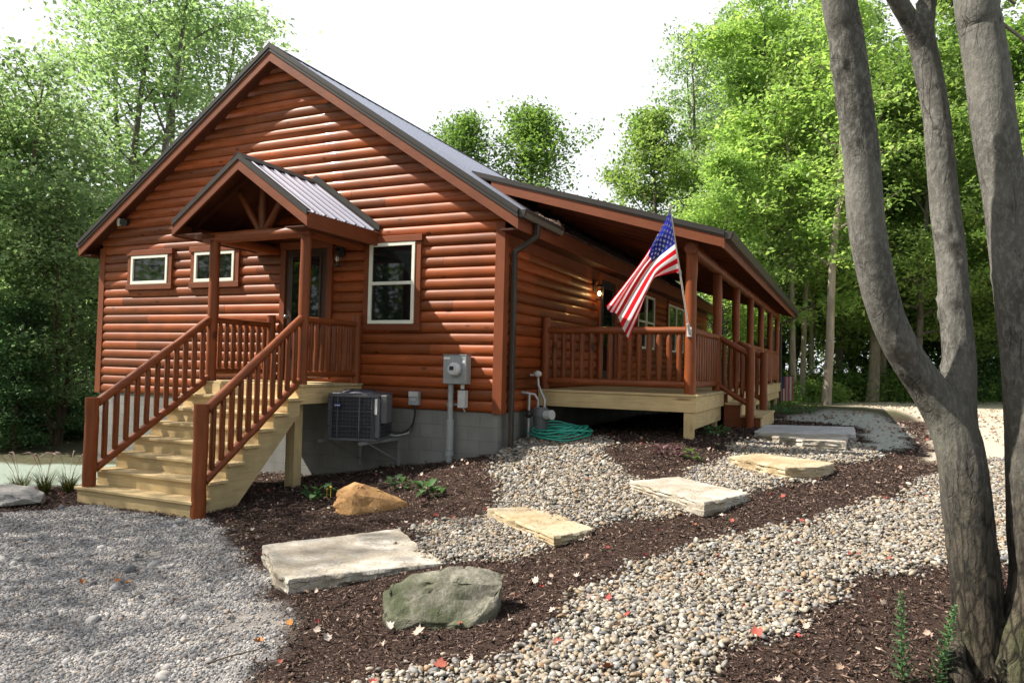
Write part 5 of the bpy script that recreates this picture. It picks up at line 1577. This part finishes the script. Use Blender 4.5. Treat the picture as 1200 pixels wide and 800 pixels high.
tag(mb.build('far_woods', MAT['b_grey'], None), kind='stuff')
me = np_mesh('far_woods', leaf_quads(nr, C, .34).reshape(-1, 3), np.arange(len(C)*4).reshape(-1, 4), MAT['f_mid'])
tag(link(bpy.data.objects.new('far_woods', me)), kind='stuff')
# unseen leaf layer added overhead to put stairs and gravel in light shade
n = 21000
C = np.stack([nr.uniform(-16.5, -8.8, n), nr.uniform(-13, -6.1, n), nr.uniform(9.2, 12.6, n)], -1)
C = C[nr.random(n) < np.clip((-8.2-C[:, 0])/2.5, .25, 1)*(.86+.14*np.sin(C[:, 0]*2.2)*np.sin(C[:, 1]*1.9))]
C = C[(C[:, 1] < -6.9) | ((C[:, 0] > -14.2) & (C[:, 0] < -11))]
me = np_mesh('far_woods', leaf_quads(nr, C, .115).reshape(-1, 3), np.arange(len(C)*4).reshape(-1, 4), MAT['f_mid'])  # added sun blocker, kept under the woods' name
tag(link(bpy.data.objects.new('far_woods', me)), kind='stuff')

# ---- big grey tree with three stems in the foreground
m = NT('smooth_grey_bark')
co = m.coord((1,1,.28)); a = m.noise(co, 26, 8, .68, .8); b = m.noise(m.coord((1,1,.7)), 2.2, 5, .6); fnz = m.noise(m.coord((1,1,.5)), 45, 5, .7)
sx = m.n('ShaderNodeSeparateXYZ'); tc = m.n('ShaderNodeTexCoord'); m.l(tc.outputs['Object'], sx.inputs[0])
low = m.rng(sx.outputs[2], 1.7, .3)
smooth_ = m.mix(m.rng(b, .35, .65), (.066,.064,.057), (.150,.145,.13))
smooth_ = m.mix(m.rng(fnz, .48, .60, 0, .6), smooth_, (.21,.205,.185))
smooth_ = m.mix(m.rng(a, .57, .70, 0, .8), smooth_, (.022,.019,.016))
vs_ = m.n('ShaderNodeTexVoronoi'); m.l(m.coord((5.5,5.5,3.4)), vs_.inputs['Vector']); vs_.inputs['Scale'].default_value = 1
sp_ = m.n('ShaderNodeSeparateColor'); m.l(vs_.outputs['Color'], sp_.inputs[0])
scar = m.mth('MULTIPLY', m.rng(m.mth('ADD', vs_.outputs['Distance'], m.mth('MULTIPLY', fnz, .12)), .20, .32, 1, 0), m.rng(sp_.outputs[0], .62, .66))
smooth_ = m.mix(m.mth('MULTIPLY', scar, .8), smooth_, (.018,.016,.014))
def cracks(sc, w_, lo, hi):
    v_ = m.n('ShaderNodeTexVoronoi'); v_.feature = 'DISTANCE_TO_EDGE'; v_.inputs['Scale'].default_value = 1
    av = m.n('ShaderNodeVectorMath'); av.operation = 'ADD'; nv_ = m.n('ShaderNodeTexNoise'); nv_.inputs['Scale'].default_value = 7; m.l(m.coord(), nv_.inputs['Vector'])
    m.l(m.coord(sc), av.inputs[0]); m.l(nv_.outputs['Color'], av.inputs[1]); m.l(av.outputs[0], v_.inputs['Vector'])
    return m.mth('MULTIPLY', m.rng(v_.outputs['Distance'], 0, w_, 1, 0), m.rng(m.noise(m.coord((1.5,1.5,.8)), 2.5, 4), lo, hi))
ck1 = cracks((17,17,1.9), .045, .52, .62); ck2 = cracks((4,4,15), .03, .54, .64)
smooth_ = m.mix(m.mth('MULTIPLY', ck1, .6), smooth_, (.014,.012,.010))
smooth_ = m.mix(m.mth('MULTIPLY', ck2, .5), smooth_, (.03,.027,.023))
rough_ = m.mix(m.rng(a, .38, .62), (.024,.02,.015), (.105,.088,.064))
rough_ = m.mix(m.mth('MULTIPLY', m.rng(b, .5, .66), .6), rough_, (.07,.085,.035))
rough_ = m.mix(cracks((22,22,4.5), .16, .2, .4), rough_, (.012,.010,.008))
m.bump(m.mth('ADD', m.mth('MULTIPLY', a, m.rng(low, 0, 1, .3, 1.3)), m.mth('ADD', m.mth('MULTIPLY', fnz, .5), m.mth('MULTIPLY', ck1, -.25))), .9, .02)
MAT['b_big'] = m.fin(m.mix(low, smooth_, rough_), .9, spec=.2)
def stem(path, dep, seed, up=None, n=72):
    """trunk tube through picture points (x, y, width) at distances dep; returns vertex grid mesh builder"""
    P = [Vector(at(x, y, d)) for (x, y, w_), d in zip(path, dep)]
    Rr = [w_*.445/FOC*d for (x, y, w_), d in zip(path, dep)]
    if up:
        for (dx, dy, dz, r) in up: P.append(P[-1]+Vector((dx, dy, dz))); Rr.append(r)
    # resample
    acc = [0]
    for i in range(len(P)-1): acc.append(acc[-1]+(P[i+1]-P[i]).length)
    pts = []; rad = []; L = acc[-1]; K = max(12, int(L/.025))
    for k in range(K+1):
        s_ = L*k/K; i = 0
        while i < len(P)-2 and acc[i+1] < s_: i += 1
        f = (s_-acc[i])/(acc[i+1]-acc[i]); tt = (i+f)/(len(P)-1)
        pts.append(catm(P, tt) if True else 0); 
        j = i+f; i0 = int(min(j, len(Rr)-2)); rad.append(Rr[i0]*(1-(j-i0))+Rr[i0+1]*(j-i0))
    mb = MB(); mb.tube(pts, rad, n)
    rg = random.Random(seed)
    knots = []
    for q in range(14):
        c = rg.choice(pts[5:-3]); knots.append((c, rg.uniform(2.6, 5.4), rg.uniform(.025, .06)))
    V = []
    for i in range(len(pts)):
        for k in range(n):
            v = Vector(mb.v[i*n+k]); c = pts[i]; d = (v-c); r = d.length; d.normalize()
            h = v.z
            g = noise.fractal(Vector((v.x*4, v.y*4, v.z*1.3)), 1, 2, 3)
            amp = .016
            lowk = min(1, max(.12, (1.1-h)/.8))
            rdg = (-abs(noise.noise(Vector((v.x*34, v.y*34, v.z*3.2))))*.085-abs(noise.noise(Vector((v.x*70, v.y*70, v.z*9))))*.03)*lowk
            e = r*(1+g*amp*2)+rdg*r
            for (kc, ka, kr) in knots:
                dist_ = (v-kc).length-r*.0
                an = math.atan2(d.y, d.x)
                if abs(h-kc.z) < kr*1.6 and math.cos(an-ka) > .3:
                    qq = math.hypot((h-kc.z), r*math.acos(max(-1, min(1, math.cos(an-ka)))))
                    if qq < kr*1.5: e += kr*.24*math.exp(-(qq/kr-.75)**2*7)
            V.append(tuple(c+d*e))
    mb.v[:len(V)] = V
    return mb
Pb = at(1165, 792, 3.95); zb_ = gz(Pb[0], Pb[1])
t = thing('foreground_tree', (Pb[0], Pb[1], zb_), 'big grey barked tree with several stems rising from one base in the right foreground', 'tree')
ORGT = ORG[t]
s1 = [(1152,835,104),(1150,770,70),(1146,710,63),(1142,665,61),(1134,600,60),(1126,535,58),(1112,490,58),(1086,452,47),(1063,419,43),(1051,397,43),(1039,369,43),(1027,325,44),(1015,260,45),(1009,177,45),(999,100,44),(991,40,43),(983,0,43)]
stem(s1, [3.9,3.9,3.9,3.9,3.9,3.92,3.95,3.95,3.94,3.92,3.9,3.88,3.86,3.84,3.82,3.8,3.78], 3, [(-.10,-.1,.7,.085),(-.15,.0,1.2,.06),(-.2,.1,1.5,.035)]).build('trunk', MAT['b_big'], t, smooth=True, angle=70)
s2 = [(1128,560,44),(1122,505,50),(1121,470,47),(1124,425,40),(1119,359,36),(1114,297,36),(1108,250,36),(1102,187,34),(1097,133,32),(1087,80,33),(1080,40,32),(1086,10,22),(1090,-25,20)]
stem(s2, [3.93,3.96,3.97,3.99,4.02,4.05,4.08,4.1,4.12,4.14,4.14,4.14,4.14], 5, [(-.03,.05,.5,.05),(.05,.1,1.3,.04),(.1,.1,1.5,.02)]).build('trunk', MAT['b_big'], t, smooth=True, angle=70)
s2b = [(1081,58,24),(1068,28,24),(1051,0,22),(1034,-32,20)]
stem(s2b, [4.13,4.11,4.08,4.05], 6, [(-.3,.0,.5,.03),(-.4,.0,.9,.015)], 32).build('trunk', MAT['b_big'], t, smooth=True, angle=70)
s3 = [(1180,835,92),(1192,770,70),(1206,720,62),(1213,680,60),(1211,620,61),(1209,550,60),(1205,465,57),(1199,400,55),(1187,300,53),(1178,227,52),(1169,173,53),(1163,133,53),(1157,83,53),(1149,33,51),(1143,0,50)]
stem(s3, [3.8,3.8,3.8,3.8,3.8,3.81,3.82,3.83,3.86,3.88,3.89,3.9,3.91,3.92,3.92], 9, [(-.05,.1,.7,.09),(.1,.1,1.3,.06),(.2,.1,1.4,.035)]).build('trunk', MAT['b_big'], t, smooth=True, angle=70)
# root flare / stub and small branches
mb = MB(); mb.tube([at(1125,815,3.72), at(1122,790,3.73), at(1118,772,3.78), at(1125,750,3.9)], [.075,.068,.052,.03], 16); mb.build('root_flare', MAT['b_big'], t, smooth=True)
mb = MB(); mb.tube([at(1190,5,3.9), at(1176,-5,3.9), at(1165,-30,3.92)], [.008,.009,.010], 6); mb.tube([at(1215,58,3.85), at(1188,38,3.9), at(1165,20,3.92)], [.007,.009,.010], 6); mb.build('branch', MAT['b_pale'], t, smooth=True)
nr = np.random.default_rng(5)
top = np.array([5.2, -4.6, 7.2]); n = 9000
cc = top+nr.normal(0, 1, (40, 3))*np.array([1.3, 1.3, .9]); C = cc[nr.integers(0, 40, n)]+nr.normal(0, .4, (n, 3)); C = C[C[:, 2] > 5.2]
fm = np_mesh('crown', (leaf_quads(nr, C, .12)-np.array(list(ORGT))).reshape(-1, 3), np.arange(len(C)*4).reshape(-1, 4), MAT['f_mid'])
o = link(bpy.data.objects.new('crown', fm)); o.parent = t

# ---- garden plants
def blades(name, n, L, spread, w, col, seed, droop=.5):
    rg = random.Random(seed); mb = MB()
    for i in range(n):
        a = rg.uniform(0, 6.28); s_ = rg.uniform(.25, 1)*spread; l = L*rg.uniform(.6, 1.05)
        b = Vector((rg.uniform(-.05,.05), rg.uniform(-.05,.05), 0)); d = Vector((math.cos(a)*s_, math.sin(a)*s_, 1)).normalized()
        sd = Vector((-math.sin(a), math.cos(a), 0)); p = b; vs = []
        for k in range(5):
            ww = w*(1-k/4.3)
            vs += [p-sd*ww, p+sd*ww+Vector((0,0,ww*.4))]; p = p+d*l/4; d = (d+Vector((math.cos(a)*droop*.25, math.sin(a)*droop*.25, -droop*.22))).normalized()
        mb.add(vs, [(2*k, 2*k+1, 2*k+3, 2*k+2) for k in range(4)])
    return mb
MAT['blade'] = foliage('grass_blades', [(0,(.05,.08,.02)), (.5,(.11,.13,.035)), (1,(.24,.17,.07))], (1.4,1.4,1), .3)
MAT['plume'] = plain('grass_plume', (.42,.30,.24), (.55,.42,.34), .9)
MAT['purple'] = foliage('purple_leaves', [(0,(.06,.03,.035)), (.5,(.12,.06,.065)), (1,(.22,.14,.13))], (1.2,1,1), .25)
MAT['fern'] = foliage('fern_leaves', [(0,(.03,.07,.028)), (.5,(.07,.15,.055)), (1,(.14,.24,.10))], (1.5,1.7,1.1), .35)
MAT['yflower'] = plain('yellow_petals', (.7,.42,.02), (.8,.5,.03), .6)
def og(px, py, label, seed, s=1.0):
    d = ray(px, py); tt = (-1.17-CAM[2])/d[2]; P = CAM+d*tt
    t = thing('ornamental_grass', (P[0], P[1], gz(P[0], P[1])), label, 'ornamental grass', 'ornamental grasses behind the flat boulder')
    ORG[t] = Vector((0,0,0)); t.scale = (s, s, s)
    blades('b', 130, .42, .75, .006, None, seed).build('blades', MAT['blade'], t)
    rg = random.Random(seed)
    for i in range(4):
        a = rg.uniform(0, 6.28); mb = MB(); sp = rg.uniform(.12, .28)
        p = [Vector((0,0,0)), Vector((math.cos(a)*sp*.4, math.sin(a)*sp*.4, .33)), Vector((math.cos(a)*sp*.8, math.sin(a)*sp*.8, .50)), Vector((math.cos(a)*sp*1.1, math.sin(a)*sp*1.1, .56)), Vector((math.cos(a)*sp*1.6, math.sin(a)*sp*1.6, .55))]
        mb.tube(p, [.0025,.0025,.006,.012,.002], 6); mb.build('plume', MAT['plume'], t, smooth=True)
og(24, 577, 'pale drooping ornamental grass, leftmost of the three behind the flat boulder', 1)
og(52, 576, 'ornamental grass with upright plumes in the middle of the three behind the flat boulder', 2)
og(80, 575, 'reddish based ornamental grass nearest the stair newel', 3, .95)
def leafy(px, py, zg_, n, L, rad, mat, label, seed, cat='plant', name='garden_plant', flowers=0):
    d = ray(px, py); tt = (zg_-CAM[2])/d[2]; P = CAM+d*tt
    rg = random.Random(seed)
    zz = gz(P[0], P[1])
    mb = MB()
    for i in range(n):
        a = rg.uniform(0, 6.28); rr_ = rad*math.sqrt(rg.random()); b = Vector((P[0]+math.cos(a)*rr_, P[1]+math.sin(a)*rr_*.7, zz+rg.uniform(.0, .12)))
        az = a+rg.uniform(-.9, .9); el_ = rg.uniform(.1, 1.0); dv = Vector((math.cos(az)*math.cos(el_), math.sin(az)*math.cos(el_), math.sin(el_)))
        sd = Vector((-math.sin(az), math.cos(az), 0)); l = L*rg.uniform(.6, 1.15); w_ = l*.24; vs = []; p = b
        for k, ww in enumerate((.15, .8, 1, .7, .05)):
            vs += [p-sd*w_*ww+Vector((0,0,.3*w_*ww)), p, p+sd*w_*ww+Vector((0,0,.3*w_*ww))]; p = p+dv*l/4; dv = (dv+Vector((0,0,-.28))).normalized()
        fs = []
        for k in range(4): fs += [(3*k, 3*k+1, 3*k+4, 3*k+3), (3*k+1, 3*k+2, 3*k+5, 3*k+4)]
        mb.add(vs, fs)
    o = mb.build(name, MAT[mat], None, smooth=True, angle=80, loc=(P[0], P[1], zz))
    tag(o, label, cat, 'small plants in the mulch')
    for i in range(flowers):
        fb = MB(); c = Vector((P[0]+.13+.06*i, P[1]+.02, zz+.13+.03*i)); fb.sphere(c, .016, .016, .012, 8, 5); fb.tube([c, c-Vector((0,0,.13))], .003, 5); fb.build('flower', MAT['yflower'], o, smooth=True)
    return o
leafy(372, 584, -1.06, 26, .17, .16, 'fern', 'leafy green plant with small yellow flowers left of the brown boulder', 1, flowers=2)
leafy(468, 576, -.95, 18, .15, .14, 'f_dark', 'dark green plant just behind the right end of the brown boulder', 2)
leafy(505, 582, -.92, 22, .17, .15, 'fern', 'light green floppy leaved plant right of the brown boulder', 3)
leafy(492, 592, -.95, 8, .10, .10, 'purple', 'small purplish plant in front of the light green floppy one', 4)
leafy(780, 535, -.46, 30, .12, .18, 'purple', 'purple leaved plant on the mulch before the porch support post', 5)
leafy(838, 512, -.36, 48, .13, .16, 'fern', 'small green leafy plant under the porch stairs', 6)
leafy(812, 537, -.46, 22, .10, .09, 'f_mid', 'tiny green plant right of the purple leaved one', 7)
for i, (px, py, zz_, lb) in enumerate(((900,478,-.36,'green ground plant at the porch end behind the steps'), (925,483,-.37,'dark green ground plant at the middle of the porch end planting'), (938,477,-.38,'low green plant nearest the garden flag'))):
    leafy(px, py, zz_, 60, .20, .6, 'f_mid' if i != 1 else 'f_dark', lb, 20+i)
def fern(px, py, dep, hgt_, lean, label, seed, n=24):
    P = at(px, py, dep); zz = gz(P[0], P[1]); rg = random.Random(seed)
    b = Vector((P[0], P[1], zz)); top_ = b+Vector((RTV[0]*lean, RTV[1]*lean, hgt_)); mb = MB()
    mb.tube([b, b.lerp(top_, .5)+Vector((0,.01,0)), top_], [.004,.003,.0015], 6)
    o = None
    for i in range(n*3):
        f = i/(n*3); c = b.lerp(top_, f); l = .075*(1-f)**.6+.012; a = i*2.399
        dv = Vector((math.cos(a), math.sin(a), .45)).normalized(); sd = Vector((-math.sin(a), math.cos(a), 0))
        mb.add([c-sd*.003, c+sd*.003, c+dv*l*.5+sd*.010, c+dv*l, c+dv*l*.5-sd*.010], [(0,1,2,3,4)])
    o = mb.build('seedling', MAT['fern'], None, loc=b)
    return tag(o, label, 'plant', 'green stalks at the big tree')
fern(1057, 822, 3.75, .46, -.01, 'upright feathery green stalk standing left of the big grey tree base', 1)
fern(1098, 830, 3.72, .40, .09, 'leaning feathery green stalk touching the base of the big grey tree', 2)

# twigs and leaf trash in the gutter
def twig(pp, z, r, label):
    pts = []
    for (px, py) in pp:
        d = ray(px, py); tt = 2
        while tt < 40 and (CAM+d*tt)[2] > gz(*(CAM+d*tt)[:2])+.03: tt += .02
        pts.append(Vector(CAM+d*tt))
    mb = MB(); mb.tube(pts, [r*(1-.6*i/len(pts)) for i in range(len(pts))], 6)
    tag(mb.build('twig', MAT['b_brown'], None, smooth=True, loc=pts[0]), label, 'twig')
twig([(337,755),(342,745),(350,732),(360,722)], 0, .004, 'thin pale curved twig on the mulch left of the mossy boulder')
twig([(243,777),(270,768),(300,761),(312,757)], 0, .006, 'dark stick lying on the grey gravel near the bottom edge')
twig([(1089,628),(1098,634),(1108,641)], 0, .006, 'short dark stick poking from the pebbles beside the big grey tree')
rgx = np.random.default_rng(3)
n = 170; X = EX+.06+rgx.normal(-.02, .03, n); Y = rgx.uniform(.1, 1.25, n); Z = EZ+.012+.05*rgx.random(n)*np.clip(Y, .2, 1); sz = np.repeat(rgx.uniform(.012, .03, n)[:, None], 3, 1)
scatter('leaf_litter', [leaf_shape(q+50, .7) for q in range(3)], X, Y, Z, sz, MAT['leaf_pale'], .7, 0)
